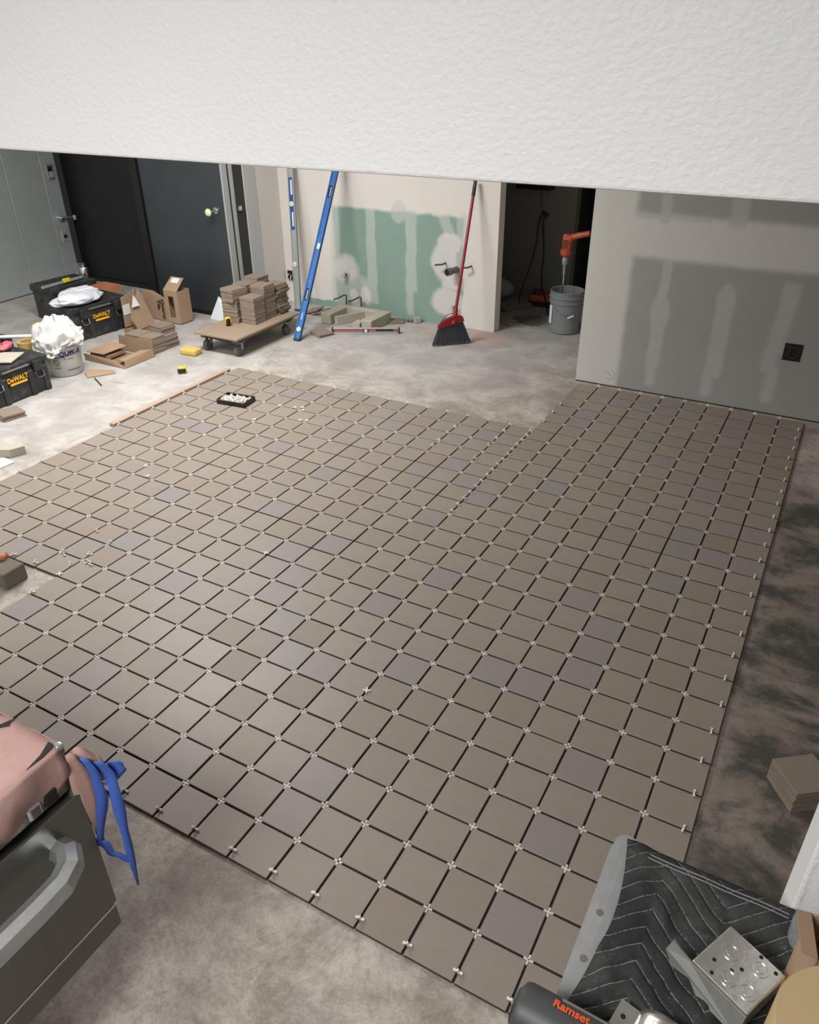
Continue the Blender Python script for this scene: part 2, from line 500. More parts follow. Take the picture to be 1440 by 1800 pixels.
def prism(bm, pts, d):
    """polygon of 3-D points extruded along d"""
    a = [bm.verts.new(p) for p in pts]
    b = [bm.verts.new(Vector(p) + Vector(d)) for p in pts]
    bm.faces.new(a)
    bm.faces.new(b[::-1])
    n = len(a)
    for k in range(n):
        bm.faces.new((a[k], b[k], b[(k + 1) % n], a[(k + 1) % n]))


def sheet(bm, f, nu, nv, th=0.0):
    """grid surface f(u,v) with u,v in 0..1 ; th gives it thickness"""
    g = [[bm.verts.new(f(i / nu, j / nv)) for j in range(nv + 1)] for i in range(nu + 1)]
    fs = []
    for i in range(nu):
        for j in range(nv):
            fs.append(bm.faces.new((g[i][j], g[i + 1][j], g[i + 1][j + 1], g[i][j + 1])))
    if th:
        bm.normal_update()
        bmesh.ops.solidify(bm, geom=fs, thickness=th)


def bez(a, b, c, n=10):
    a, b, c = Vector(a), Vector(b), Vector(c)
    return [(1 - t) ** 2 * a + 2 * t * (1 - t) * b + t * t * c for t in [k / n for k in range(n + 1)]]


def obj(name, bm, m, parent=None, smooth=False, loc=None, rot=None, kind=None, label=None):
    bmesh.ops.recalc_face_normals(bm, faces=bm.faces[:])
    me = bpy.data.meshes.new(name)
    bm.to_mesh(me)
    bm.free()
    return link(name, me, m, parent, smooth, loc, rot, kind, label)


def link(name, me, m, parent=None, smooth=False, loc=None, rot=None, kind=None, label=None):
    if m is not None and not me.materials:
        me.materials.append(m)
    if smooth:
        for p in me.polygons:
            p.use_smooth = True
        if smooth != 'all':
            me.set_sharp_from_angle(angle=R(35))
    o = bpy.data.objects.new(name, me)
    C.objects.link(o)
    if parent:
        o.parent = parent
    if loc is not None:
        o.location = loc
    if rot is not None:
        o.rotation_euler = rot
    if kind:
        o['kind'] = kind
    if label:
        o['label'] = label
    return o


def tag(o, label, cat, group=None):
    o['label'] = label
    o['category'] = cat
    if group:
        o['group'] = group
    return o


def thing(name, label, cat, loc=(0, 0, 0), rz=0.0, group=None, rot=None):
    o = bpy.data.objects.new(name, None)
    o.empty_display_size = 0.05
    C.objects.link(o)
    o.location = loc
    o.rotation_euler = rot or (0, 0, rz)
    return tag(o, label, cat, group)


def part(name, fn, m, parent, smooth=False, **kw):
    bm = bm_new()
    fn(bm)
    return obj(name, bm, m, parent, smooth, **kw)


def pbox(name, c, s, m, parent=None, rot=(0, 0, 0), bev=0.0, seg=1, **kw):
    return part(name, lambda b: box(b, c, s, rot, bev, seg), m, parent, **kw)


def pcyl(name, p0, p1, r, m, parent=None, r1=None, n=16, smooth=True, **kw):
    return part(name, lambda b: cyl(b, p0, p1, r, r1, n), m, parent, smooth, **kw)


def text_mesh(body, size, bold=0.0, extrude=0.0006):
    cu = bpy.data.curves.new('lettering', 'FONT')
    cu.body = body
    cu.size = size
    cu.offset = bold
    cu.extrude = extrude
    cu.align_x = 'CENTER'
    cu.align_y = 'CENTER'
    cu.resolution_u = 3
    o = bpy.data.objects.new('lettering', cu)
    C.objects.link(o)
    dg = bpy.context.evaluated_depsgraph_get()
    me = bpy.data.meshes.new_from_object(o.evaluated_get(dg))
    bpy.data.objects.remove(o)
    bpy.data.curves.remove(cu)
    return me


def lettering(body, size, m, parent, loc, xdir, ydir, bold=0.0, wx=1.0, name='lettering'):
    """flat letters: reading direction xdir, letter-up ydir, in the parent's space"""
    me = text_mesh(body, size, bold)
    x, y = Vector(xdir).normalized(), Vector(ydir).normalized()
    z = x.cross(y)
    mtx = Matrix(((x.x * wx, y.x, z.x, loc[0]), (x.y * wx, y.y, z.y, loc[1]), (x.z * wx, y.z, z.z, loc[2]), (0, 0, 0, 1)))
    me.transform(mtx)
    me.materials.clear()
    return link(name, me, m, parent)


def blob(cx, cy, cz, rx, ry, rz, seed, rough=.14, n=26, mflat=-1):
    rr = random.Random(seed)
    ph = [(rr.uniform(1.5, 4), rr.uniform(1.5, 4), rr.uniform(1.5, 4), rr.uniform(0, 6)) for _ in range(8)]
    def f(u, v):
        th, p = 2 * PI * u, PI * v
        d = Vector((math.cos(th) * math.sin(p), math.sin(th) * math.sin(p), math.cos(p)))
        k = 1 + rough * sum(math.sin(a * d.x + b_ * d.y + c_ * d.z + e) for a, b_, c_, e in ph) / 3
        k += rough * .35 * math.sin(9 * d.x + 5 * d.z + seed) * math.sin(8 * d.y + 2 * seed)
        q = Vector((d.x * 2.2 + seed, d.y * 2.2, d.z * 2.2))
        k += rough * (.9 * (.35 - abs(mnoise.noise(q))) + .5 * (.3 - abs(mnoise.noise(q * 2.3))))
        z = d.z * rz * k
        if mflat > -1 and z < -mflat:
            z = -mflat
        return Vector((cx + d.x * rx * k, cy + d.y * ry * k, cz + z))
    return f


def blob_obj(name, f, m, **kw):
    b = bm_new()
    sheet(b, f, 56, 28)
    bmesh.ops.remove_doubles(b, verts=b.verts[:], dist=1e-5)
    return obj(name, b, m, None, 'all', **kw)


# ------------------------------------------------------------------ the setting
P = 0.1588
TH = 0.013          # tile thickness, the tile tops are at z = TH
def st(name, bm, m, smooth=False):
    return obj(name, bm, m, None, smooth, kind='structure')


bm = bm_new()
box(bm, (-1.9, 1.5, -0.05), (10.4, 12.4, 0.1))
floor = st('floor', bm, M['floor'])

bm = bm_new()
box(bm, (-1.9, 1.5, 2.85), (10.4, 12.4, 0.1))
st('ceiling', bm, M['white_paint'])

# back wall with the green board, returning beside the cooler leaf
bm = bm_new()
box(bm, ((-4.195 - 1.885) / 2, 5.23, 1.4), (4.195 - 1.885, 0.12, 2.8))
box(bm, (-4.255, 5.06, 1.4), (0.12, 0.46, 2.8))
st('wall_back', bm, M['wall_green'])

bm = bm_new()
box(bm, ((-0.845 + 3.3) / 2, 4.425, 1.4), (4.145, 0.12, 2.8))
box(bm, (-0.785, 5.6, 1.4), (0.12, 2.23, 2.8))
wall_right = st('wall_right', bm, M['wall_grey'])

# side walls out of the frame, closet walls
bm = bm_new()
box(bm, (3.25, 0.4, 1.4), (0.1, 8.0, 2.8))
st('wall_side', bm, M['white_paint'])
bm = bm_new()
box(bm, (-1.9, -4.6, 1.4), (10.3, 0.1, 2.8))
st('wall_rear', bm, M['white_paint'])
bm = bm_new()
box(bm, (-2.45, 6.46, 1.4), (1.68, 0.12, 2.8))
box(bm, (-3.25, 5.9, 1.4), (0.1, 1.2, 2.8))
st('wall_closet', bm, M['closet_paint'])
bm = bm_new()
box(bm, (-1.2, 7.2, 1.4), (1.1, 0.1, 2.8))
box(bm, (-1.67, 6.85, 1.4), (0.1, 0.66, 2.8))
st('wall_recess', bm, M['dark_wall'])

# near wall : textured header over the wide opening, with the right jamb
bm = bm_new()
box(bm, (0.45, -0.1225, 2.4195), (5.7, 0.125, 0.761), bev=0.004, seg=2)
box(bm, (2.137, -0.1225, 1.02), (2.326, 0.125, 2.04), bev=0.004, seg=2)
box(bm, (-4.6, -0.1225, 1.4), (4.4, 0.125, 2.8))
st('wall_front', bm, M['knockdown'])

# dark strip under the right wall board and under the back wall board
bm = bm_new()
box(bm, (1.2, 4.361, 0.003), (4.08, 0.008, 0.006))
st('trim_1', bm, M['ink'])

# cooler wall : galvanized panels with hardware
bm = bm_new()
box(bm, (-6.88, 0.4, 1.4), (0.12, 8.7, 2.8))
wall_left = st('wall_left', bm, M['ink'])
edges = [-2.2, -1.1, 0.0, 1.05, 2.1, 3.12, 4.128, 4.56, 4.75]
for a, b in zip(edges, edges[1:]):
    pbox('panel', (-6.81, (a + b) / 2, 1.4), (0.022, b - a - 0.006, 2.78), M['galv'], wall_left, bev=0.003)
sp_ = pbox('switch_plate', (-6.795, 4.665, 1.148), (0.012, 0.085, 0.15), M['plate'], wall_left, bev=0.003)
pbox('switch', (-6.786, 4.655, 1.18), (0.012, 0.05, 0.045), M['black'], sp_, bev=0.003)
pbox('cover', (-6.787, 4.672, 1.125), (0.01, 0.055, 0.06), M['alu'], sp_, bev=0.003)
hd = part('handle', lambda b: (cyl(b, (-6.8, 4.65, 0.69), (-6.74, 4.65, 0.69), 0.028, 0.022), tube(b, [(-6.745, 4.64, 0.70), (-6.73, 4.70, 0.695), (-6.725, 4.77, 0.685)], [0.014, 0.012, 0.012])), M['chrome'], wall_left, True)
pbox('grip', (-6.722, 4.783, 0.683), (0.03, 0.03, 0.05), M['alu'], hd, bev=0.006)
lk = pbox('lock_plate', (-6.795, 4.665, 0.505), (0.012, 0.075, 0.12), M['alu'], wall_left, bev=0.003)
pcyl('keyhole', (-6.79, 4.665, 0.5), (-6.782, 4.665, 0.5), 0.02, M['black'], lk)
part('hinge_bracket', lambda b: (box(b, (-6.79, 4.76, 0.1), (0.04, 0.05, 0.19), bev=0.006), cyl(b, (-6.76, 4.79, 0.02), (-6.76, 4.79, 0.19), 0.02)), M['plate'], wall_left)

# cooler front : dark recess and the closed leaf
bm = bm_new()
box(bm, (-6.02, 4.9, 1.4), (1.66, 0.08, 2.8))
box(bm, (-6.02, 4.845, 0.02), (1.6, 0.05, 0.04))
st('wall_cooler', bm, M['cooler_black'])
bm = bm_new()
box(bm, (-4.7, 4.415, 1.1), (0.99, 0.07, 2.12), bev=0.004)
d1 = st('door_1', bm, M['cooler_dark'])
pbox('frame', (-5.245, 4.42, 1.4), (0.085, 0.12, 2.8), M['black'], d1)
pbox('bottom_seal', (-4.7, 4.415, 0.022), (0.985, 0.06, 0.04), M['black'], d1)
pbox('edge_strip', (-4.205, 4.4175, 1.2), (0.022, 0.075, 2.36), M['alu'], d1, bev=0.004)
pbox('gasket', (-4.215, 4.47, 1.2), (0.012, 0.03, 2.36), M['rubber'], d1)
pbox('edge_strip', (-4.203, 4.505, 1.2), (0.022, 0.04, 2.36), M['alu'], d1, bev=0.004)
kn = part('latch', lambda b: (cyl(b, (-4.30, 4.385, 0.99), (-4.30, 4.365, 0.99), 0.035, 0.03), cyl(b, (-4.30, 4.37, 0.99), (-4.315, 4.30, 0.985), 0.009)), M['chrome'], d1, True)
part('knob', lambda b: sphere(b, (-4.318, 4.285, 0.984), 0.034, (1, 0.6, 1)), M['glow'], kn, True)
pbox('strike', (-4.19, 4.56, 0.99), (0.03, 0.05, 0.04), M['chrome'], d1, bev=0.005)
bm = bm_new()
box(bm, (-4.25, 4.595, 1.4), (0.1, 0.13, 2.8))
st('trim_2', bm, M['olive_dark'])
bm = bm_new()
box(bm, (-4.205, 4.745, 1.4), (0.03, 0.168, 2.8), bev=0.002)
st('trim_3', bm, mat('grey_board', S(190, 190, 190), 0.6, var=0.03))

# utility box opening in the right wall, open hole in the back wall
ob = part('outlet_box', lambda b: (box(b, (0.609, 4.3655, 0.455), (0.112, 0.006, 0.116))), M['black'], wall_right)
def _ring(b):
    pts = [(0.615 + 0.036 * math.cos(a), 4.361, 0.45 + 0.036 * math.sin(a)) for a in [2 * PI * k / 20 for k in range(21)]]
    tube(b, pts, 0.0035, 6)
    box(b, (0.575, 4.361, 0.49), (0.03, 0.004, 0.012))
    tube(b, [(0.57, 4.36, 0.42), (0.6, 4.356, 0.47), (0.64, 4.36, 0.44)], 0.003, 6)
part('conduit_ring', _ring, M['olive_dark'], ob)

# ------------------------------------------------------------------ tiles on the floor
def tile_bm(b, h=TH, s=0.1512):
    z1 = h
    e, o = s / 2, s / 2 - 0.0016
    lo = [b.verts.new((x * e, y * e, 0)) for x, y in ((-1, -1), (1, -1), (1, 1), (-1, 1))]
    mi = [b.verts.new((x * e, y * e, z1 - 0.0014)) for x, y in ((-1, -1), (1, -1), (1, 1), (-1, 1))]
    to = [b.verts.new((x * o, y * o, z1)) for x, y in ((-1, -1), (1, -1), (1, 1), (-1, 1))]
    for a, c in ((lo, mi), (mi, to)):
        for k in range(4):
            f = b.faces.new((a[k], a[(k + 1) % 4], c[(k + 1) % 4], c[k]))
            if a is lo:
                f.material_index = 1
    b.faces.new(to)
    b.faces.new(lo[::-1])


b = bm_new()
tile_bm(b)
tile_me = bpy.data.meshes.new('tile')
b.to_mesh(tile_me)
b.free()
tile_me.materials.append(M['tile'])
tile_me.materials.append(M['tile_side_shade'])
stack_me = tile_me.copy()
stack_me.materials.clear()
stack_me.materials.append(M['tile_stack'])
stack_me.materials.append(M['stack_side'])

CAM = Vector((0.7875, -1.2136, 2.1879))
def view(p):
    d = Vector(p) - CAM
    zc = d.dot(fw)
    return (720 + 1355.7 * d.dot(rt) / zc, 900 - 1355.7 * d.dot(up) / zc, zc)


cells = [(i, j) for i in range(-5, 5) for j in range(-1, 27)]
cells += [(i, j) for i in range(-21, -5) for j in range(4, 21)]
cells += [(i, j) for i in range(-14, -5) for j in range(-1, 4)]
cellset = set(cells)
seen = []
rest = []
for i, j in cells:
    u, v, zc = view(((i + .5) * P, (j + .5) * P, TH))
    ok = -25 < u < 1465 and v < 1830
    if u < 130 and v > 1270 + 0.6 * (u):
        ok = False
    if u > 1010 and v > 1640:
        ok = False
    (seen if ok else rest).append((zc, i, j))
seen.sort()
rng = random.Random(3)
def tile_pose(i, j):
    return ((i + .5) * P + rng.uniform(-.0007, .0007), (j + .5) * P + rng.uniform(-.0007, .0007), rng.uniform(0, 0.0006)), rng.uniform(-.004, .004)


for zc, i, j in seen[:300]:
    o = bpy.data.objects.new('tile', tile_me)
    o.location, a = tile_pose(i, j)
    o.rotation_euler = (0, 0, a)
    o.parent = floor
    C.objects.link(o)
bm = bm_new()
for zc, i, j in seen[300:] + rest:
    n0 = len(bm.verts)
    tile_bm(bm)
    bm.verts.ensure_lookup_table()
    l, a = tile_pose(i, j)
    _xf(bm, bm.verts[n0:], Matrix.Translation(l) @ Matrix.Rotation(a, 4, 'Z'))
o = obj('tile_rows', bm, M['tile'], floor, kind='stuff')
o.data.materials.append(M['tile_side_shade'])

# ------------------------------------------------------------------ spacers
def bone(b, axis, L=0.0135, wd=0.0036, z0=-0.003, z1=0.003):
    c, s = (1, 0) if axis == 0 else (0, 1)
    box(b, (0, 0, (z0 + z1) / 2), (2 * L if axis == 0 else 2 * wd * .8, 2 * L if axis == 1 else 2 * wd * .8, z1 - z0), bev=0.001)
    for k in (-1, 1):
        cyl(b, (c * k * L * .86, s * k * L * .86, z0 * 1.15), (c * k * L * .86, s * k * L * .86, z1 * 1.15), wd * .98, n=8)


b = bm_new()
bone(b, 0)
bone(b, 1)
sp_me = bpy.data.meshes.new('tile_spacer')
b.to_mesh(sp_me)
b.free()
sp_me.materials.append(M['spacer'])
up_me = sp_me.copy()
up_me.materials.clear()
up_me.materials.append(M['spacer_up'])
FLAT = (0, 0, 0)

ORD = 'first second third fourth fifth sixth seventh eighth ninth tenth eleventh twelfth thirteenth fourteenth fifteenth sixteenth seventeenth eighteenth nineteenth twentieth'.split()
def nth(k):
    return ORD[k] if k < 20 else 'twenty-' + ORD[k - 20]


def put_spacer(loc, rot, label, group):
    o = bpy.data.objects.new('tile_spacer', up_me if loc[2] > TH else sp_me)
    o.location, o.rotation_euler = loc, rot
    C.objects.link(o)
    return tag(o, label, 'spacer', group)


nodes = []
for i in range(-21, 6):
    for j in range(-1, 28):
        around = [(i - 1, j - 1), (i, j - 1), (i - 1, j), (i, j)]
        if all(c in cellset for c in around):
            u, v, zc = view((i * P, j * P, TH))
            vis = -5 < u < 1445 and v < 1805 and not (u < 105 and v > 1235 + 0.7 * u)
            nodes.append((zc, i, j, vis))
nodes.sort()
cnt = 0
stuff_nodes = []
for zc, i, j, vis in nodes:
    if i == -5 and 13 < j < 21:
        continue                                # pairs of upright ones stand in this joint instead
    if vis and rng.random() < 0.93 and cnt < 178:
        put_spacer((i * P + rng.uniform(-.001, .001), j * P + rng.uniform(-.001, .001), TH - (0.0028 if rng.random() < (.75 if i > -7 else .3) else 0.0056) + rng.uniform(-.0008, .0008)), (0, 0, rng.uniform(-.06, .06)),
                   'white spacer at a tile corner, %s from the right edge, %s from the front edge' % (nth(4 - i), nth(j)), 'cross spacers in the four-tile corners')
        cnt += 1
    elif zc < 9 and rng.random() < 0.86:
        stuff_nodes.append((i, j))
bm = bm_new()
for i, j in stuff_nodes:
    n0 = len(bm.verts)
    box(bm, (0, 0, 0), (0.027, 0.0064, 0.006))
    box(bm, (0, 0, 0), (0.0064, 0.027, 0.006))
    bm.verts.ensure_lookup_table()
    _xf(bm, bm.verts[n0:], Matrix.Translation((i * P, j * P, TH - (0.0028 if rng.random() < (.7 if i > -7 else .2) else 0.0056))))
o = obj('tile_spacer_field', bm, M['spacer'], kind='stuff')
tag(o, 'far white cross spacers set in the joints of the tile field', 'spacers')

# upright crosses along the edges : one arm down in the joint, the bar lying across it
for k, i in enumerate(range(-6, 4)):
    put_spacer((i * P + .002, -0.8 * P, TH + .0055), (PI / 2 + .25, 0, rng.uniform(-.15, .15)),
               'white cross spacer standing on the front tile edge, %s from the oven' % nth(k), 'upright spacers on the front edge')
for k, j in enumerate(range(3, 27)):
    put_spacer((4.82 * P + rng.uniform(-.008, .006), j * P, TH + .0055), (PI / 2, 0, PI / 2 + rng.uniform(-.2, .2)),
               'white cross spacer standing on the right tile edge, %s from the blanket' % nth(k), 'upright spacers on the right edge')
for k, i in enumerate(range(-4, 5)):
    put_spacer((i * P, 26.93 * P, TH + .006), (PI / 2, 0, rng.uniform(-.2, .2)),
               'white cross spacer at the foot of the grey wall board, %s from its left end' % nth(k), 'upright spacers along the grey wall')
for k, i in enumerate(range(-20, -5)):
    put_spacer((i * P, 20.9 * P, TH + .006), (PI / 2, 0, rng.uniform(-.3, .3)),
               'white cross spacer on the far tile edge, %s from the wood strip' % nth(k), 'upright spacers on the far edge')
k = 0
for j in (7, 8, 9, 12, 13, 14, 15, 16, 17, 18, 20):
    put_spacer((-20.93 * P, j * P, TH + .006), (PI / 2, 0, PI / 2 + rng.uniform(-.3, .3)),
               'white cross spacer on the left tile edge, %s from the near end' % nth(k), 'upright spacers on the left edge')
    k += 1
for k, j in enumerate((21.9, 23, 24)):
    put_spacer((-4.86 * P, j * P, TH + .006), (PI / 2, 0, PI / 2),
               'white cross spacer on the inner step of the tiles, %s from its corner' % nth(k), 'upright spacers on the inner step')
k = 0
for j in range(13, 21):
    for f in (.22, .72):
        put_spacer((-5 * P + rng.uniform(-.002, .002), (j + f) * P, TH + .006), (PI / 2, 0, rng.uniform(-.2, .2)),
                   'white spacer standing in the joint to the inner corner, %s from the near end' % nth(k), 'upright spacers in the long joint')
        k += 1
for k, (i, j) in enumerate(((-6, 17.3), (-6, 18.6), (-6, 19.4), (-6, 20.2))):
    put_spacer((i * P, j * P, TH + .006), (PI / 2, 0, rng.uniform(-.2, .2)),
               'white cross spacer standing one joint left of the inner corner, %s from the front' % nth(k), 'upright spacers left of the inner corner')
for k, (i, j) in enumerate(((-8, 17.5), (-8, 18.1), (-8, 18.9), (-8, 19.6))):
    put_spacer((i * P, j * P, TH + .006), (PI / 2, 0, rng.uniform(-.2, .2)),
               'white cross spacer standing three joints left of the inner corner, %s from the front' % nth(k), 'upright spacers left of the inner corner')
loose = [(-2.99, 4.30, 'loose white spacer lying flat in the middle of the tile field'),
         (-16.99, 10.68, 'loose white spacer lying on a tile at left, the farther of a pair'),
         (-16.3, 10.09, 'loose white spacer lying on a tile at left, the nearer of a pair'),
         (-16.04, 17.94, 'loose white spacer on tiles just right of the black tray'),
         (-16.08, 16.18, 'loose white spacer standing on a joint in front of the black tray'),
         (-13.96, 4.1, 'loose white spacer at the inside corner of the left notch'),
         (-9.08, 8.04, 'loose white spacer tilted over a crossing at centre left')]
loose += [(-15.3, 18.1, 'loose white spacer in a small heap right of the tray, left one'), (-15.0, 18.25, 'loose white spacer in a small heap right of the tray, top one'),
          (-14.8, 18.0, 'loose white spacer in a small heap right of the tray, right one'), (-14.25, 17.05, 'loose white spacer of the pair below the small heap, left one'),
          (-13.98, 17.15, 'loose white spacer of the pair below the small heap, right one')]
for k, (i, j, lb) in enumerate(loose):
    put_spacer((i * P, j * P, TH + .0042), (0, 0, 0.4 + k), lb, 'loose spacers on the tiles')
for k, (i, j) in enumerate(((-15.14, 4.16), (-16.13, 4.12), (-14.9, 5.0), (-14.7, 4.9), (-14.0, 5.3), (-13.7, 4.95), (-14.1, 4.62), (-13.5, 4.9), (-13.9, 3.05), (-13.96, 6.1), (-14.9, 6.4))):
    put_spacer((i * P, j * P, TH + .006), (PI / 2, 0, k * .9), 'white cross spacer set loosely by the notch at the left tile edge, %s of eleven' % nth(k), 'spacers around the left notch')

# ------------------------------------------------------------------ stacks of tiles
def stack(cx, cy, z0, n, yaw, label, group, cat='tile', jit=0.004, shifts=None, tilt=0.0):
    for k in range(n):
        o = bpy.data.objects.new('quarry_tile', stack_me)
        sx, sy, sa = (shifts(k) if shifts else (0, 0, 0))
        o.location = (cx + sx + rng.uniform(-jit, jit), cy + sy + rng.uniform(-jit, jit), z0 + k * (TH + .0003))
        o.rotation_euler = (0, 0, yaw + sa + rng.uniform(-.025, .025))
        C.objects.link(o)
        if k == n - 1:
            tag(o, 'topmost quarry tile of the ' + label, cat, group)
        elif k == 0:
            tag(o, 'lowest quarry tile of the ' + label, cat, group)
        else:
            tag(o, 'quarry tile, %s from the top of the ' % nth(n - 1 - k) + label, cat, group)


DZ = 0.175
stack(-3.652, 3.965, DZ, 17, 0.02, 'front stack on the dolly', 'tiles on the dolly', jit=.002)
stack(-3.822, 3.925, DZ, 22, 0.0, 'left front stack on the dolly', 'tiles on the dolly',
      shifts=lambda k: (0, 0, 0.12) if k < 14 else (0.01, -0.01, -0.16))
stack(-3.665, 4.137, DZ, 22, 0.0, 'middle stack on the dolly', 'tiles on the dolly', jit=.002,
      shifts=lambda k: (0.004 * (k > 14), -.0006 * k * (k > 14), 0.02))
stack(-3.652, 4.305, DZ, 20, 0.0, 'untidy right stack on the dolly', 'tiles on the dolly', jit=.009,
      shifts=lambda k: (.012 * math.sin(k * .5), .01 * math.sin(k * .9), .1 * math.sin(k * 1.3)))
stack(-3.826, 4.095, DZ, 22, 0.03, 'second left stack on the dolly', 'tiles on the dolly', jit=.003)
stack(-3.826, 4.263, DZ, 24, -.03, 'rearmost stack on the dolly', 'tiles on the dolly', jit=.003)
stack(-4.262, 3.33, 0, 11, 0.0, 'floor stack behind the open box', 'tiles stacked on the floor', jit=.003)
stack(-4.425, 3.335, 0, 11, 0.03, 'floor stack beside the tool chest', 'tiles stacked on the floor', jit=.004)
stack(-4.265, 3.49, 0, 14, -.03, 'taller floor stack by the upright carton', 'tiles stacked on the floor', jit=.005,
      shifts=lambda k: (0, 0, 0) if k < 9 else (-.035, .02, -.1))
stack(-4.15, 1.82, 0, 3, -.25, 'low pile before the small tool chest', 'tiles on the floor at the left edge', jit=.012)
stack(-3.236, 4.385, 0, 2, -.42, 'pair in front of the concrete block', 'tiles by the blue level', jit=.004)
stack(1.078, .985, 0, 7, -.937, 'stack beside the white jamb', 'tiles on the stained floor', jit=.001)
for k, (x, y, a, tl, lb) in enumerate(((-3.70, 4.93, .15, .5, 'leaning quarry tile behind the blue level, nearest the silver level'),
                                       (-3.62, 4.93, .1, .42, 'leaning quarry tile behind the blue level, the middle one'),
                                       (-3.54, 4.94, .12, .42, 'leaning quarry tile behind the blue level, nearest the block'))):
    o = bpy.data.objects.new('quarry_tile', stack_me)
    o.location, o.rotation_euler = (x, y, .076 * math.sin(tl * .55) + .001), (0, -tl * .55, a)
    C.objects.link(o)
    tag(o, lb, 'tile', 'leaning tiles behind the blue level')
o = bpy.data.objects.new('quarry_tile', stack_me)
o.location, o.rotation_euler = (-2.83, 5.04, 0.001), (0, 0, .5)
C.objects.link(o)
tag(o, 'single quarry tile lying at the foot of the green board', 'tile')

# ------------------------------------------------------------------ dolly
d = thing('wooden_dolly', 'low wooden furniture dolly loaded with stacks of brown tiles', 'dolly', (-3.705, 3.94, 0))
pbox('deck', (0, 0, .164), (.475, .87, .02), M['ply'], d, bev=.003)
for s in (-1, 1):
    pbox('rail', (s * .17, 0, .137), (.05, .80, .034), M['wood_dark'], d, bev=.003)
for s in (-1, 1):
    pbox('crossbar', (0, s * .36, .137), (.38, .06, .034), M['rubber'], d, bev=.003)
for sx in (-1, 1):
    for sy in (-1, 1):
        cs = part('caster', lambda b: (box(b, (sx * .17, sy * .33, .117), (.07, .07, .006)), box(b, (sx * .17 - .024, sy * .33, .085), (.004, .03, .06)), box(b, (sx * .17 + .024, sy * .33, .085), (.004, .03, .06))), M['plate'], d)
        part('wheel', lambda b: cyl(b, (sx * .17 - .018, sy * .33 - .02, .045), (sx * .17 + .018, sy * .33 - .02, .045), .045, n=20), M['caster'], cs, True)

# tape measures
def tape_measure(loc, rz, label):
    t_ = thing('tape_measure', label, 'tape measure', loc, rz)
    part('case', lambda b: (box(b, (0, 0, .034), (.04, .066, .066), bev=.012, seg=3)), M['black_gloss'], t_, True)
    part('side_cover', lambda b: (cyl(b, (.0195, 0, .036), (.0225, 0, .036), .03), cyl(b, (-.0195, 0, .036), (-.0225, 0, .036), .03), box(b, (0, .0, .062), (.041, .05, .012), bev=.003)), M['tape_yellow'], t_, True)
    pbox('nose', (0, .028, .03), (.042, .018, .052), M['tape_yellow'], t_, bev=.004)
    pbox('hook', (0, .04, .01), (.022, .004, .016), M['plate'], t_)
    return t_


tape_measure((-3.79, 3.78, DZ - .001), .9, 'yellow and black tape measure on the wooden dolly')
tp = tape_measure((-3.69, 3.03, 0.022), .9, 'yellow and black tape measure lying on the bare floor')
tp.rotation_euler = (0, 1.45, .7)
tp.location = (-3.70, 3.03, 0.0215)

b = bm_new()
box(b, (0, 0, .026), (.16, .105, .052), bev=.014, seg=3)
o = obj('sponge', b, M['sponge'], None, True, loc=(-3.93, 3.435, 0), rot=(0, 0, .1))
tag(o, 'yellow grout sponge on the floor in front of the dolly', 'sponge')

# white sheet leaning behind the dolly
b = bm_new()
prism(b, [(-4.48, 4.30, .002), (-4.292, 4.276, .002), (-4.345, 4.35, .185), (-4.385, 4.35, .215)], (0.0, -.006, 0))
o = obj('plastic_sheet', b, M['foam'])
tag(o, 'white triangular scrap sheet leaning on the dark cooler behind the dolly', 'sheet')

# ------------------------------------------------------------------ levels and broom
def plank_frame(foot, top):
    zf, zt = Vector(foot), Vector(top)
    z = (zt - zf).normalized()
    x = Vector((1, 0, 0))
    x = (x - z * x.dot(z)).normalized()
    y = z.cross(x)
    return Matrix(((x.x, y.x, z.x, zf.x), (x.y, y.y, z.y, zf.y), (x.z, y.z, z.z, zf.z), (0, 0, 0, 1)))


def level(name, label, foot, top, L, wd, th, body, face, kind):
    t_ = thing(name, label, 'spirit level', foot)
    t_.matrix_world = plank_frame(foot, top)
    pbox('body', (0, th * .15, L / 2), (wd, th * .7, L), body, t_, bev=.002)
    for s in (-1, 1):
        pbox('rail', (s * (wd / 2 - .005), 0, L / 2), (.01, th, L - .03), body, t_, bev=.002)
    for z in (0.008, L - .008):
        pbox('end_cap', (0, 0, z), (wd + .004, th + .004, .016), M['black_plastic'], t_, bev=.003)
    return t_


lv = level('blue_level', 'long blue spirit level leaning against the painted wall', (-3.335, 4.135, 0.004), (-3.42, 5.13, 1.5), 1.83, .062, .028, M['blue'], M['blue'], 0)
for z in (.10, ):
    v = part('vial_block', lambda b: cyl(b, (0, -.008, z), (0, -.0145, z), .021, n=20), M['vial'], lv, True)
    pcyl('vial', (-.012, -.0155, z - .008), (.012, -.0155, z + .008), .0045, M['vial_green'], v, n=8)
v = pbox('vial_block', (.012, -.005, .86), (.036, .022, .056), M['vial'], lv, bev=.006)
pcyl('vial', (.012, -.017, .842), (.012, -.017, .878), .005, M['vial_green'], v, n=8)
for z in (.42, 1.36):
    h = pbox('hand_slot', (0, -.0085, z), (.024, .01, .11), M['black'], lv, bev=.009, seg=3)
    pbox('grip', (.007, -.0135, z - .004), (.007, .004, .09), M['vial'], h, bev=.003)
pbox('scratched_mark', (.0, -.0072, .22), (.008, .002, .06), M['vial'], lv, bev=.001)
v = part('vial_block', lambda b: cyl(b, (0, -.008, 1.72), (0, -.0145, 1.72), .021, n=20), M['vial'], lv, True)
pcyl('vial', (-.012, -.0155, 1.71), (.012, -.0155, 1.73), .0045, M['vial_green'], v, n=8)

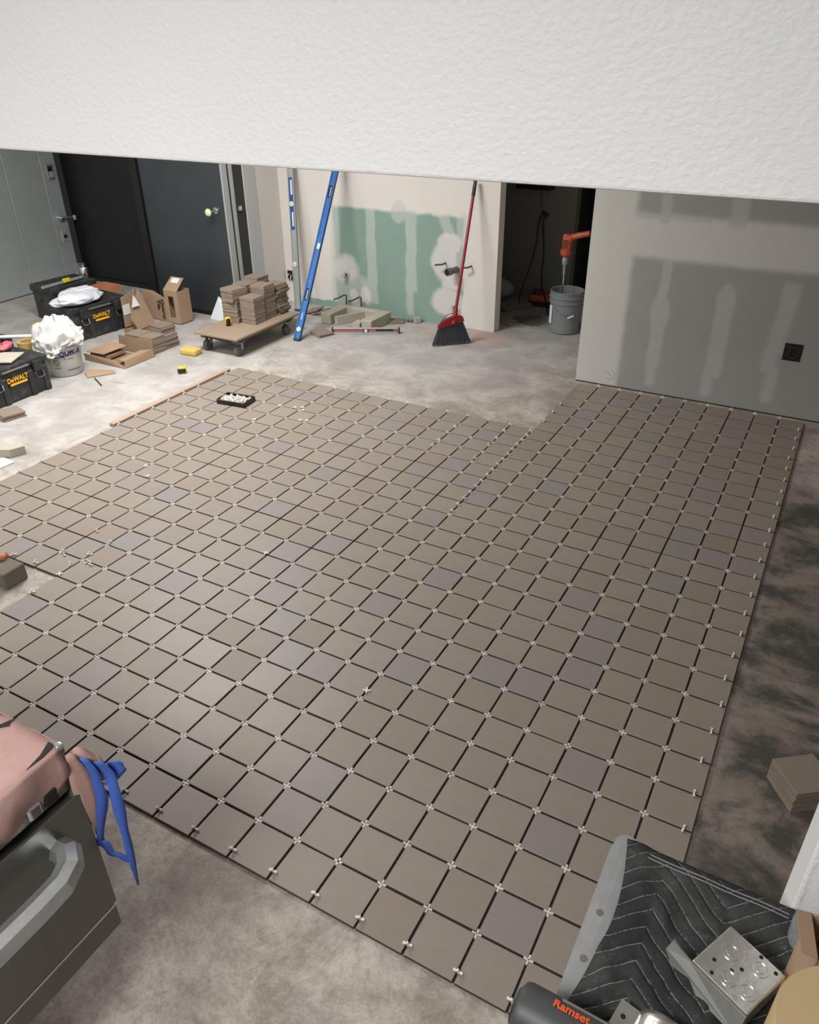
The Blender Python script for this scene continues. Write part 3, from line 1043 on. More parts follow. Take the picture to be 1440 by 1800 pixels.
lv = level('silver_level', 'bare aluminium spirit level with blue panel upright against the wall', (-3.875, 4.90, 0.004), (-4.0, 5.14, 1.7), 1.83, .066, .03, M['alu'], M['alu'], 0)
pbox('label_panel', (0, -.0072, .985), (.05, .002, .46), M['blue_dark'], lv)
for z in (.85, 1.13):
    h = pbox('hand_slot', (.004, -.0088, z), (.018, .004, .13), M['vial'], lv, bev=.004)
for z in (.44, .985, 1.72):
    v = part('vial_block', lambda b: cyl(b, (0, -.008, z), (0, -.0155, z), .023, n=20), M['vial'], lv, True)
    pcyl('vial', (-.012, -.0165, z), (.012, -.0165, z), .005, M['vial_green'], v, n=8)

t_ = thing('red_level', 'short red box level with a dusty face lying before the concrete block', 'spirit level', (-2.90, 4.60, 0), .48)
pbox('body', (0, 0, .026), (.6, .022, .046), M['level_red'], t_, bev=.002)
pbox('paint', (-.12, -.0115, .038), (.34, .002, .018), M['red_faded'], t_)
pbox('grime', (.0, -.0115, .018), (.58, .002, .02), M['plate'], t_)
for z in (.006, .05):
    pbox('rail', (0, 0, z), (.6, .032, .008), M['alu'], t_, bev=.002)
for s in (-1, 1):
    pbox('end_cap', (s * .303, 0, .028), (.014, .036, .058), M['black_plastic'], t_, bev=.003)
pbox('vial_window', (.0, -.012, .03), (.05, .006, .036), M['black'], t_, bev=.003)
pbox('vial', (0, -.0155, .03), (.028, .003, .026), M['vial'], t_, bev=.003)
pbox('decal', (.17, -.012, .034), (.16, .003, .014), M['black'], t_)

# broom
t_ = thing('push_broom', 'angle broom with red handle leaning on the wall beside the closet', 'broom', (-2.07, 4.69, 0))
foot, hdir = Vector((.01, .02, .24)), Vector((-.035, .43, 1.09))
hz = hdir.normalized()
pcyl('handle', foot, foot + hz * 1.02, .0135, M['red'], t_, n=12)
pcyl('handle_tip', foot + hz * .99, foot + hz * 1.11, .016, M['black_plastic'], t_, n=12)
part('socket', lambda b: (cyl(b, foot - hz * .06, foot + hz * .07, .026, .018, n=12)), M['red'], t_, True)
ax = Vector((.252, .24, 0)).normalized()
side = Vector((-ax.y, ax.x, 0))
def _cap(b):
    a = [(-.13, .15), (.10, .205), (.085, .245), (.03, .26), (-.07, .225), (-.13, .18)]
    prism(b, [ax * x + Vector((0, 0, z)) - side * .02 for x, z in a], side * .04)
part('cap', _cap, M['red'], t_)
def _br(b):
    n = 26
    for k in range(n):
        f0 = k / n
        for r_ in (0, 1):
            x0 = -.125 + .22 * f0
            x1 = -.175 + .35 * f0
            zt = .152 + .05 * f0
            w0, w1 = .0055, .0085
            off = (-.008 + .016 * r_)
            jz = .004 + .006 * ((k * 7) % 3)
            p = [ax * (x0 - w0 / 2) + side * (off - .005) + Vector((0, 0, zt)), ax * (x0 + w0 / 2) + side * (off - .005) + Vector((0, 0, zt)),
                 ax * (x1 + w1 / 2) + side * (off * 2.2 - .008) + Vector((0, 0, jz)), ax * (x1 - w1 / 2) + side * (off * 2.2 - .008) + Vector((0, 0, jz))]
            prism(b, p, side * .012)
o = part('bristles', _br, M['bristle'], t_)
part('hanger', lambda b: tube(b, bez(ax * -.12 + Vector((0, 0, .18)), ax * -.08 + Vector((0, 0, .27)), ax * .0 + Vector((0, 0, .275))), .004, 6), M['abs'], t_, True)

# ------------------------------------------------------------------ pipes on the back wall
def stub(x, z0, z1, out, label, name='copper_pipe', grp=None):
    t_ = tag(part(name, lambda b: tube(b, [(x, 5.10, z0), (x, 5.10, z1 - .02), (x, 5.10, z1), (x - .02, 5.085, z1), (x - out * .6, 5.03, z1 - .012), (x - out, 4.97, z1 - .02)], .0075, 8), M['copper'], None, True), label, 'pipe', grp)
    return t_


stub(-3.43, 0.0, .165, .06, 'left bent copper stub rising behind the concrete block', grp='bent stub pipes')
stub(-3.26, 0.0, .165, .06, 'right bent copper stub rising behind the concrete block', grp='bent stub pipes')
def wallstub(x, z, label):
    o = part('copper_pipe', lambda b: tube(b, [(x, 5.168, z), (x, 5.11, z), (x - .004, 5.10, z), (x - .02, 5.092, z - .001), (x - .06, 5.07, z - .004)], .008, 8), M['copper'], None, True)
    tag(o, label, 'pipe', 'wall stub pipes')


wallstub(-2.385, .565, 'bent copper stub left of the open drain pipe')
wallstub(-2.13, .565, 'bent copper stub behind the broom handle')
t_ = thing('drain_pipe', 'open grey drain pipe poking from the patched green board', 'pipe', (-2.27, 5.17, .52))
part('pipe', lambda b: (cyl(b, (0, 0, 0), (-.03, -.13, .0), .028, n=20), cyl(b, (-.02, -.09, 0), (-.032, -.135, .0), .034, n=20)), M['abs'], t_, True)
part('bore', lambda b: cyl(b, (-.0318, -.134, 0), (-.033, -.139, 0), .026, n=20), M['black'], t_, True)
def valve(x, z, label):
    t_ = thing('capped_stub', label, 'pipe', (x, 5.17, z), group='capped pipe stubs')
    part('pipe', lambda b: cyl(b, (0, 0, 0), (0, -.06, 0), .014, n=14), M['copper'], t_, True)
    part('cap', lambda b: (cyl(b, (0, -.05, 0), (0, -.085, 0), .024, n=8), cyl(b, (0, -.004, 0), (0, -.008, 0), .034, n=18)), M['bucket_white'], t_, True)


valve(-3.46, .345, 'capped pipe stub in the left plaster patch')
valve(-2.29, .175, 'capped pipe stub low in the right plaster patch')
t_ = thing('wall_outlet_hole', 'open electrical box with loose wires in the wall behind the tiles', 'outlet', (-4.145, 5.17, .26))
pbox('box', (0, -.004, 0), (.06, .008, .1), M['black'], t_, bev=.002)
part('wires', lambda b: (tube(b, [(-.01, -.005, .02), (-.02, -.03, -.01), (.0, -.02, -.05)], .004, 6), tube(b, [(.015, -.005, .01), (.02, -.03, -.02), (.03, -.02, -.06)], .004, 6)), M['label'], t_)

# ------------------------------------------------------------------ concrete block with broken web
t_ = thing('concrete_block', 'grey concrete block lying on its side with a broken web', 'block', (-3.12, 4.84, 0), -.02)
def _blk(b):
    h = .1
    x0, x1, y0, y1 = -.32, .24, -.17, .18
    box(b, (-.265, -.0, h / 2), (.11, .35, h), bev=.006)
    box(b, (.19, .0, h / 2), (.11, .35, h), bev=.006)
    box(b, (-.04, .14, h / 2), (.36, .075, h), bev=.006)
part('shell', _blk, M['block'], t_)
part('web', lambda b: prism(b, [(-.17, -.16, .004), (-.145, -.16, .004), (.0, .105, .004), (-.025, .105, .004)], (0, 0, .08)), M['block'], t_)
part('broken_piece', lambda b: prism(b, [(.02, -.15, .003), (.10, -.15, .003), (.07, -.05, .003), (.01, -.04, .003)], (0, 0, .045)), M['block'], t_)
part('broken_piece', lambda b: prism(b, [(.03, .0, .003), (.1, .01, .003), (.09, .06, .003)], (0, 0, .05)), M['block'], t_)
rng2 = random.Random(5)
for k, (x, y, s, m_, lb) in enumerate(((-2.73, 5.08, .03, 'chip', 'brown chip at the foot of the green board, left of the pair'), (-2.69, 5.085, .028, 'chip', 'brown chip at the foot of the green board, beside the white offcut'),
                                       (-2.64, 5.10, .06, 'block', 'pale offcut at the foot of the green board'))):
    b = bm_new()
    box(b, (0, 0, s * .45), (s, s * .7, s * .9), (0, 0, .4 * k), bev=.004)
    o = obj('rubble_piece', b, M[m_], loc=(x, y, 0.002))
    tag(o, lb, 'debris', 'chips by the green board')

# ------------------------------------------------------------------ spacer tray
t_ = thing('spacer_tray', 'small black plastic tray full of white spacers on the tiles', 'tray', (-2.872, 2.757, TH + .001), .12)
def _tray(b):
    box(b, (0, 0, .003), (.235, .15, .006), bev=.002)
    for sx, sy, lx, ly in ((0, -1, .235, .008), (0, 1, .235, .008), (-1, 0, .008, .15), (1, 0, .008, .15)):
        box(b, (sx * .1145, sy * .072, .018), (lx, ly, .036), bev=.003)
part('tray', _tray, M['black_gloss'], t_)
bm = bm_new()
for k in range(150):
    n0 = len(bm.verts)
    box(bm, (0, 0, 0), (.026, .006, .006))
    box(bm, (0, 0, 0), (.006, .026, .006))
    bm.verts.ensure_lookup_table()
    a, q = rng2.uniform(-.095, .095), rng2.uniform(-.058, .03 if k % 5 else .058)
    _xf(bm, bm.verts[n0:], Matrix.Translation((a, q, rng2.uniform(.014, .034))) @ Euler((rng2.uniform(-1, 1), rng2.uniform(-1, 1), rng2.uniform(0, 6))).to_matrix().to_4x4())
me = bpy.data.meshes.new('tray_spacers')
bm.to_mesh(me)
bm.free()
o = link('tray_spacers', me, M['spacer'], loc=(-2.872, 2.757, TH + .001), rot=(0, 0, .12), kind='stuff')
tag(o, 'heap of white cross spacers filling the black tray', 'spacers')

# wooden strip along the far left edge
b = bm_new()
box(b, (0, 0, .013), (.045, 1.22, .024), bev=.003)
o = obj('wood_strip', b, M['wood_strip'], loc=(-3.372, 2.65, 0.0), rot=(0, 0, .004))
tag(o, 'rough wooden strip lying along the left edge of the tiles', 'board')

# ------------------------------------------------------------------ tool chests
def tool_chest(label, loc, rz, W, D, H, brand=True):
    t_ = thing('tool_chest', label, 'toolbox', loc, rz)
    K = M['black_plastic']
    pbox('body', (0, 0, H * .42), (D - .02, W - .03, H * .82), K, t_, bev=.012, seg=2)
    for y in (-.42, -.20, .20, .42):
        pbox('rib', (D / 2 - .012, y * W, H * .36), (.03, .05, H * .7), K, t_, bev=.006)
    pbox('lid', (0, 0, H * .9), (D, W, H * .2), K, t_, bev=.014, seg=2)
    pbox('lid_recess', (-.01, 0, H + .002), (D * .6, W * .55, .012), M['rubber'], t_, bev=.004)
    part('front_trim', lambda b: box(b, (D / 2 + .002, 0, H * .87), (.012, W * .4, .014), bev=.004), M['abs'], t_)
    for y in (-.31, .31):
        l_ = pbox('latch', (D / 2 + .008, y * W, H * .78), (.028, .075, H * .3), K, t_, bev=.008, seg=2)
        part('bail', lambda b: tube(b, [(D / 2 + .012, y * W - .032, H * .62), (D / 2 + .028, y * W - .03, H * .49), (D / 2 + .03, y * W, H * .475), (D / 2 + .028, y * W + .03, H * .49), (D / 2 + .012, y * W + .032, H * .62)], .0042, 6), M['chrome'], l_, True)
    part('handle', lambda b: tube(b, [(0, -W / 2, H * .6), (0, -W / 2 - .03, H * .62), (0, -W / 2 - .03, H * .62)], .012, 8), K, t_)
    if brand:
        pl = pbox('badge', (D / 2 - .006, 0, H * .575), (.01, W * .29, H * .24), M['ink'], t_, bev=.002)
        lettering('DeWALT', W * .086, M['yellow'], pl, (D / 2 + .0005, 0, H * .615), (0, 1, 0), (0, 0, 1), bold=.0012, wx=.9)
        pbox('strip', (D / 2 - .001, .004, H * .495), (.002, W * .25, H * .06), M['yellow'], pl)
    return t_


tool_chest('black tool chest with yellow badge at the left edge, topped by a grey sheet', (-4.51, 2.07, 0), .02, .57, .37, .275)
tool_chest('black tool chest with yellow badge beside the upright carton', (-5.19, 3.49, 0), -.1, .58, .38, .30)
tool_chest('plain black tool chest behind, under the chrome level bar', (-5.81, 3.76, 0), -.1, .5, .36, .33, False)

# things on the small chest
b = bm_new()
box(b, (0, 0, .006), (.25, .22, .011), bev=.002)
o = obj('grey_sheet', b, M['block'], loc=(-4.50, 2.10, .284), rot=(0, 0, .5))
tag(o, 'flat grey cement sheet lying on the small tool chest', 'sheet')
t_ = thing('pink_pouch', 'small pink pouch lying on the back of the small tool chest', 'pouch', (-4.625, 2.235, .297), .5)
part('body', lambda b: sheet(b, blob(0, 0, .022, .05, .075, .026, 3, .15, mflat=.02), 16, 10), M['pink'], t_, 'all')
pbox('zip', (.0, 0, .047), (.006, .09, .003), M['rubber'], t_, bev=.001)
for k, (z, r, m_, lb) in enumerate(((.13, .085, 'gold', 'wide roll of tan tape on the crate left of the white bucket'), (.19, .075, 'gold', 'upper roll of tan tape left of the white bucket'))):
    b = bm_new()
    lathe(b, [(r * .62, 0), (r, 0), (r, .05), (r * .62, .05), (r * .62, 0)], n=24)
    o = obj('tape_roll', b, M[m_], None, True, loc=(-4.80, 2.53 + .01 * k, z + .002 * k))
    tag(o, lb, 'tape', 'rolls of tan tape')
b = bm_new()
box(b, (0, 0, .063), (.26, .34, .126), bev=.01)
o = obj('dark_crate', b, M['rubber'], loc=(-4.86, 2.50, 0))
tag(o, 'low dark crate under the tan tape rolls', 'crate')
b = bm_new()
cyl(b, (-.34, -.23, 0), (.21, .145, 0), .014, n=12)
o = obj('white_tube', b, M['foam'], None, True, loc=(-5.03, 2.475, .258))
tag(o, 'thin white plastic tube resting behind the small tool chest', 'tube')
b = bm_new()
box(b, (0, 0, .12), (.2, .6, .24), bev=.01)
o = obj('black_case', b, M['black_plastic'], loc=(-5.13, 2.28, 0))
tag(o, 'low black case under the white tube by the steel wall', 'case')
t_ = thing('drill_battery', 'yellow and black cordless tool behind the white bucket', 'power tool', (-4.98, 2.79, 0), .4)
pbox('base', (0, 0, .10), (.12, .12, .20), M['black_plastic'], t_, bev=.01)
pbox('housing', (0, 0, .23), (.085, .09, .055), M['tape_yellow'], t_, bev=.012)
pbox('grip', (0, 0, .275), (.05, .09, .03), M['tape_yellow'], t_, bev=.01)

# things on the large chests
t_ = thing('level_bar', 'silver straight bar with a yellow clamp lying on the rear tool chest', 'tool', (-5.70, 3.67, .337), .02, rot=(0, 0, .0))
pbox('bar', (0, 0, .012), (.02, .46, .022), M['alu'], t_, bev=.002)
pbox('clamp', (0, .05, .02), (.035, .07, .036), M['tape_yellow'], t_, bev=.005)
b = bm_new()
lathe(b, [(0, 0), (.04, 0), (.043, .01), (.043, .09), (.036, .1), (.014, .105), (.012, .12), (0, .12)], n=20)
o = obj('metal_can', b, M['chrome'], None, True, loc=(-5.70, 3.945, .335))
tag(o, 'small shiny metal can on the rear tool chest', 'can')
t_ = thing('wooden_tray', 'open reddish wooden tray on the black chests against the dark cooler', 'tray', (-5.45, 3.92, 0), .0)
part('support', lambda b: box(b, (0, 0, .105), (.2, .2, .21), bev=.01), M['rubber'], t_)
part('tray', lambda b: (box(b, (0, 0, .218), (.22, .22, .012)), box(b, (.11, 0, .25), (.01, .22, .08)), box(b, (-.11, 0, .25), (.01, .22, .08)), box(b, (0, .11, .25), (.22, .01, .08)), box(b, (0, -.11, .25), (.22, .01, .08))), M['brownbox'], t_)
# white bag with foam boxes on the chest
t_ = blob_obj('plastic_bag', blob(-5.15, 3.36, .345, .15, .23, .06, 4, .2, mflat=.03), M['bag'])
tag(t_, 'crumpled white plastic bag lying on the large tool chest', 'bag')
t_ = thing('foam_box', 'closed white foam takeout box on the large tool chest', 'box', (-5.15, 3.45, .362), -.15)
pbox('base', (0, 0, .015), (.17, .19, .03), M['foam'], t_, bev=.008)
part('lid', lambda b: (box(b, (0, 0, .034), (.175, .195, .01), bev=.004), box(b, (0, 0, .045), (.135, .155, .018), bev=.01)), M['foam'], t_)

# ------------------------------------------------------------------ white bucket with cloth
bx, by = -4.523, 2.632
t_ = thing('white_bucket', 'white mortar bucket with blue lettering, a cloth heaped on it', 'bucket', (bx, by, 0))
def brad(z):
    return .130 + .022 * z / .27
part('body', lambda b: lathe(b, [(0, .004), (.124, .004), (.130, .012), (brad(.225), .225), (.157, .227), (.157, .24), (brad(.245), .243), (.157, .247), (.157, .268), (.146, .27), (.143, .25), (.128, .02), (0, .02)], n=40), M['bucket_white'], t_, True)
part('bail', lambda b: tube(b, [(.15 * math.cos(a), .15 * math.sin(a), .215 - .05 * math.sin((a + 1.9) / 1.9 * PI)) for a in [-1.9 + k * .12 for k in range(16)]], .0025, 6), M['ink'], t_)
def wrap_text(body, size, m_, parent, ang, z, bold=0.0, wx=1.0):
    me = text_mesh(body, size, bold, 0.0004)
    for v in me.vertices:
        zz = z + v.co.y
        a = ang + v.co.x * wx / brad(zz)
        r = brad(zz) + .0012 + v.co.z
        v.co = (r * math.cos(a), r * math.sin(a), zz)
    me.materials.clear()
    return link('lettering', me, m_, parent)


CA = math.atan2(-1.2136 - by, .7875 - bx)     # direction towards the viewer
wrap_text('QUIK-R', .055, M['navy_ink'], t_, CA + .42, .19, .0016, 1.0)
wrap_text('fast setting', .016, M['grey_ink'], t_, CA + .25, .150, 0, 1.1)
wrap_text('oooooo', .024, M['grey_ink'], t_, CA + .48, .058, 0.0004, 1.35)
def _sym(b):
    for k in range(24):
        a0, a1 = 2 * PI * k / 24, 2 * PI * (k + 1) / 24
        q = []
        for r_, a in ((.022, a0), (.022, a1), (.027, a1), (.027, a0)):
            zz = .125 + r_ * math.sin(a)
            aa = CA - .42 + r_ * .8 * math.cos(a) / .14
            q.append(((brad(zz) + .0015) * math.cos(aa), (brad(zz) + .0015) * math.sin(aa), zz))
        prism(b, q, (math.cos(CA) * .0005, math.sin(CA) * .0005, 0))
    q = []
    for s, zz in ((-.018, .14), (-.014, .143), (.018, .11), (.014, .107)):
        aa = CA - .42 + s / .14
        q.append(((brad(zz) + .0015) * math.cos(aa), (brad(zz) + .0015) * math.sin(aa), zz))
    prism(b, q, (math.cos(CA) * .0005, math.sin(CA) * .0005, 0))
    for zz in (.162, .082, .074):
        for s in range(-3, 3):
            aa, ab = CA - .42 + s * .009 / .14, CA - .42 + (s + .8) * .009 / .14
            prism(b, [((brad(zz) + .0015) * math.cos(aa), (brad(zz) + .0015) * math.sin(aa), zz), ((brad(zz) + .0015) * math.cos(ab), (brad(zz) + .0015) * math.sin(ab), zz),
                      ((brad(zz) + .0015) * math.cos(ab), (brad(zz) + .0015) * math.sin(ab), zz + .003), ((brad(zz) + .0015) * math.cos(aa), (brad(zz) + .0015) * math.sin(aa), zz + .003)], (math.cos(CA) * .0005, math.sin(CA) * .0005, 0))
part('warning_mark', _sym, M['grey_ink'], t_)

rr = random.Random(11)
def _clothf(u, v):
    th = 2 * PI * u
    # v 0 = top of the heap, 1 = hem
    r = (.002 + .166 * min(1, v * 1.7)) * (1 + .05 * math.sin(3 * th + 1) + .04 * math.sin(7 * th))
    hem = .035 + .03 * math.sin(2 * th + 3.3) + .018 * math.sin(5 * th + .6) + .07 * max(0, math.cos(th + 1.9)) ** 3
    if v < .6:
        z = .43 - .13 * (v / .6) ** 2.2 + .03 * math.sin(5 * th + 6 * v) * v + .022 * math.sin(3 * th + 17 * v) * min(1, v * 3) + .01 * math.sin(8 * th - 21 * v) * v
    else:
        k = (v - .6) / .4
        z = .30 + .018 * math.sin(5 * th + 3.6) * (1 - k) - k * hem * 1.25
        r += .006 * math.sin(11 * th) * k + .012 * k
    lump = .03 * math.sin(th - 1.1) * (1 - v)
    q = Vector((math.cos(th) * v * 2.6 + 3, math.sin(th) * v * 2.6, v * 1.5))
    fold = (.3 - abs(mnoise.noise(q))) * .075 + (.25 - abs(mnoise.noise(q * 2.1 + Vector((5, 1, 2))))) * .05 + (.2 - abs(mnoise.noise(q * 4.7))) * .018
    fold *= min(1, .25 + v * 1.6)
    out = fold * min(1, v * 1.5) * .9
    return Vector((bx + (r + out) * math.cos(th), by + (r + out) * math.sin(th), z + lump + fold * (1.2 - v)))


b = bm_new()
sheet(b, _clothf, 110, 46)
bmesh.ops.remove_doubles(b, verts=b.verts[:], dist=1e-4)
o = obj('white_cloth', b, M['cloth'], None, 'all')
tag(o, 'crumpled white cloth heaped over the rim of the white bucket', 'cloth')

# ------------------------------------------------------------------ cartons
t_ = thing('upright_carton', 'tall cardboard carton standing on end with black lettering', 'box', (-4.665, 4.09, 0))
W_, D_, H_ = .165, .16, .30
def _carton(b):
    box(b, (0, -.001, .012), (W_, D_, .006))
    box(b, (W_ / 2, 0, .16), (.005, D_, .30))
    box(b, (-W_ / 2, 0, .16), (.005, D_, .30))
    box(b, (0, D_ / 2, .16), (W_, .005, .30))
    box(b, (0, -D_ / 2, .035), (W_, .005, .05))
    box(b, (-.06, -D_ / 2 + .0015, .16), (.044, .005, .279))
    box(b, (.055, -D_ / 2 + .0015, .16), (.054, .005, .279))
    box(b, (0, -D_ / 2, .285), (W_, .005, .05))
part('shell', _carton, M['cardboard'], t_)
fl = part('top_flap', lambda b: prism(b, [(-.085, -.082, .312), (.085, -.082, .312), (.055, .06, .40), (-.105, .06, .40)], (0, .004, .004)), M['cardboard'], t_)
part('label', lambda b: prism(b, [(-.06, .0, .365), (.03, .0, .365), (.022, .05, .396), (-.07, .05, .396)], (0, -.001, .0025)), M['label'], fl)
for q in (-.012, -.03, -.048):
    part('print_line', lambda b: prism(b, [(-.05, q, .357 + q * .62), (.045, q, .357 + q * .62), (.045, q + .007, .3613 + q * .62), (-.05, q + .007, .3613 + q * .62)], (0, -.001, .002)), M['ink'], fl)
sd = part('side_flap', lambda b: prism(b, [(-.095, -.075, .008), (-.40, -.035, .008), (-.43, -.02, .26), (-.26, -.045, .275), (-.085, -.08, .235)], (0, .006, 0)), M['cardboard'], t_)
lettering('Quarry', .058, M['ink'], sd, (-.125, -.079, .125), (0, 0, -1), (1, -.12, 0), bold=.0012, wx=1.1)
lettering('Tile', .058, M['ink'], sd, (-.185, -.0715, .16), (0, 0, -1), (1, -.12, 0), bold=.0012, wx=1.1)

t_ = thing('leaning_carton', 'opened flat cardboard carton leaning beside the large tool chest', 'box', (-4.75, 3.66, 0))
part('panel', lambda b: prism(b, [(-.02, -.06, .15), (-.05, .05, .385), (-.08, .12, .375), (-.0, .19, .045), (.01, -.03, .035), (.01, -.075, .12)], (-.006, .0, .002)), M['cardboard'], t_)
fl = part('back_panel', lambda b: prism(b, [(-.12, -.06, .05), (-.12, .08, .05), (-.12, .08, .34), (-.12, -.05, .32)], (-.006, 0, 0)), M['cardboard'], t_)
part('label', lambda b: prism(b, [(-.116, -.05, .16), (-.116, .03, .16), (-.116, .03, .25), (-.116, -.05, .25)], (-.003, 0, 0)), M['label'], fl)
part('label', lambda b: prism(b, [(-.024, -.03, .235), (-.012, .055, .24), (-.032, .02, .34)], (.004, -.004, .002)), M['label'], t_)
part('base', lambda b: box(b, (-.06, .02, .02), (.12, .2, .036)), M['cardboard_in'], t_)

t_ = thing('open_carton', 'flattened open cardboard carton lying before the tile stacks', 'box', (-4.38, 3.05, 0))
part('base', lambda b: box(b, (0, .0, .006), (.44, .29, .008), (0, 0, -.02)), M['cardboard_in'], t_)
part('front_wall', lambda b: prism(b, [(.228, -.145, .004), (.228, .175, .004), (.222, .175, .07), (.218, -.13, .055)], (-.006, 0, 0)), M['cardboard'], t_)
part('front_flap', lambda b: prism(b, [(.218, -.13, .055), (.222, .165, .068), (.10, .15, .045), (.11, -.1, .04)], (0, 0, .004)), M['cardboard'], t_)
part('back_wall', lambda b: prism(b, [(.225, .18, .004), (-.19, .18, .004), (-.19, .20, .125), (.20, .20, .13)], (0, .006, 0)), M['cardboard_in'], t_)
part('near_wall', lambda b: prism(b, [(.228, -.15, .004), (-.23, -.15, .004), (-.24, -.15, .06), (.1, -.14, .05)], (0, .006, 0)), M['cardboard'], t_)
part('torn_flap', lambda b: prism(b, [(-.24, -.12, .062), (-.02, -.13, .075), (.0, .1, .085), (-.22, .12, .09)], (0, 0, .005)), M['cardboard'], t_)
part('inner_slab', lambda b: box(b, (-.11, -.01, .04), (.2, .2, .03), bev=.003), M['cardboard_in'], t_)
t_ = part('cardboard_scrap', lambda b: prism(b, [(-4.26, 2.61, .004), (-4.14, 2.79, .003), (-4.2, 2.83, .006), (-4.36, 2.68, .03)], (0, 0, .004)), M['cardboard'], None)
tag(t_, 'torn cardboard scrap on the floor right of the white bucket', 'scrap')
t_ = part('wire_offcut', lambda b: tube(b, [(-4.2, 2.63, .006), (-4.14, 2.60, .006), (-4.03, 2.545, .006)], .005, 6), M['ink'], None, True)
tag(t_, 'short bent black wire on the floor below the cardboard scrap', 'wire')

# ------------------------------------------------------------------ closet
t_ = thing('grey_bucket', 'grey five gallon bucket holding a mixing drill in the closet doorway', 'bucket', (-1.335, 5.50, 0))
part('body', lambda b: lathe(b, [(0, .004), (.128, .004), (.134, .012), (.142, .27), (.152, .272), (.152, .29), (.143, .293), (.143, .315), (.154, .318), (.154, .332), (.145, .335), (.147, .365), (.151, .372), (.146, .376), (.14, .37), (.128, .03), (0, .03)], n=40), M['bucket_grey'], t_, True)
part('mortar', lambda b: lathe(b, [(0, .3), (.08, .29), (.137, .28)], n=24), M['block_dark'], t_, True)
hb = part('bail', lambda b: tube(b, [(.146 * math.cos(a), .146 * math.sin(a), .29 - .11 * math.sin((a + 2.3) / 2.2 * PI)) for a in [-2.3 + k * .11 for k in range(21)]], .0025, 6), M['abs'], t_)
part('grip', lambda b: tube(b, [(.155 * math.cos(a), .155 * math.sin(a), z) for a, z in ((-1.12, .163), (-.95, .172), (-.78, .182))], .008, 8), M['label'], t_, True)
part('label', lambda b: [prism(b, [(.1445 * math.cos(a), .1445 * math.sin(a), .09), (.1445 * math.cos(a + .11), .1445 * math.sin(a + .11), .09), (.146 * math.cos(a + .11), .146 * math.sin(a + .11), .25), (.146 * math.cos(a), .146 * math.sin(a), .25)], (-.001, -.001, 0)) for a in (-2.55, -2.44, -2.33)], M['label'], t_)
t_ = thing('mixing_drill', 'orange mixing drill standing on its paddle shaft in the grey bucket', 'power tool', (-1.385, 5.52, 0))
pcyl('shaft', (.0, 0, .05), (-.005, .0, .56), .006, M['chrome'], t_, n=10)
part('paddle', lambda b: [box(b, (.0, 0, .06), (.09, .012, .03), (0, 0, k * PI / 3)) for k in range(3)], M['plate'], t_)
part('chuck', lambda b: lathe(b, [(0, .5), (.012, .5), (.014, .54), (.014, .58), (.026, .585), (.028, .63), (.02, .65), (0, .65)], (-.005, 0, 0), 16), M['plate'], t_, True)
part('gear_housing', lambda b: lathe(b, [(0, .65), (.03, .65), (.046, .67), (.048, .715), (.036, .72), (0, .72)], (-.005, 0, 0), 18), M['orange'], t_, True)
part('motor', lambda b: (box(b, (0, 0, .765), (.075, .075, .1), bev=.014, seg=2), box(b, (.008, 0, .815), (.085, .07, .045), (0, .25, 0), bev=.012, seg=2)), M['orange'], t_)
part('vents', lambda b: [box(b, (-.018 + k * .012, -.039, .765), (.004, .006, .07)) for k in range(4)] + [box(b, (-.036, -.0, .765), (.012, .078, .085), bev=.003)], M['black'], t_)
part('handle', lambda b: tube(b, [(.02, 0, .81), (.08, 0, .832), (.145, 0, .85), (.19, 0, .862)], [.03, .026, .024, .024], 10), M['orange'], t_, True)

t_ = thing('wall_outlet', 'white outlet plate with two black cords plugged in on the closet wall', 'outlet', (-1.905, 6.398, .835))
pbox('plate', (0, -.003, 0), (.075, .008, .12), M['closet_paint'], t_, bev=.002)
pbox('plug', (-.02, -.02, .01), (.03, .035, .03), M['black'], t_, bev=.004)
pbox('plug', (.015, -.02, -.005), (.03, .035, .03), M['black'], t_, bev=.004)
t_ = part('power_cord', lambda b: tube(b, [(-1.90, 6.36, .835), (-1.91, 6.33, .75), (-1.885, 6.32, .6), (-1.865, 6.3, .45), (-1.866, 6.28, .3), (-1.83, 6.2, .19), (-1.72, 6.05, .1), (-1.6, 5.8, .03)], .007, 8), M['black'], None, True)
tag(t_, 'black power cord hanging down the closet wall to the bucket', 'cord')
t_ = part('power_cord', lambda b: tube(b, [(-1.935, 6.36, .845), (-1.955, 6.33, .75), (-1.96, 6.32, .55), (-1.985, 6.3, .4), (-2.02, 6.27, .25), (-2.05, 6.2, .1), (-2.0, 6.05, .012)], .006, 8), M['black'], None, True)
tag(t_, 'thinner black power cord hanging left of the other in the closet', 'cord')
t_ = thing('electrical_panel', 'black box mounted high on the closet wall', 'panel', (-2.02, 6.398, 1.24))
pbox('box', (0, -.05, 0), (.36, .1, .36), M['black'], t_, bev=.006)
pbox('cover', (0, -.104, 0), (.32, .01, .32), M['cooler_black'], t_, bev=.004)
pcyl('conduit', (.085, -.02, -.18), (.085, -.02, -.335), .014, M['closet_paint'], t_, n=10)

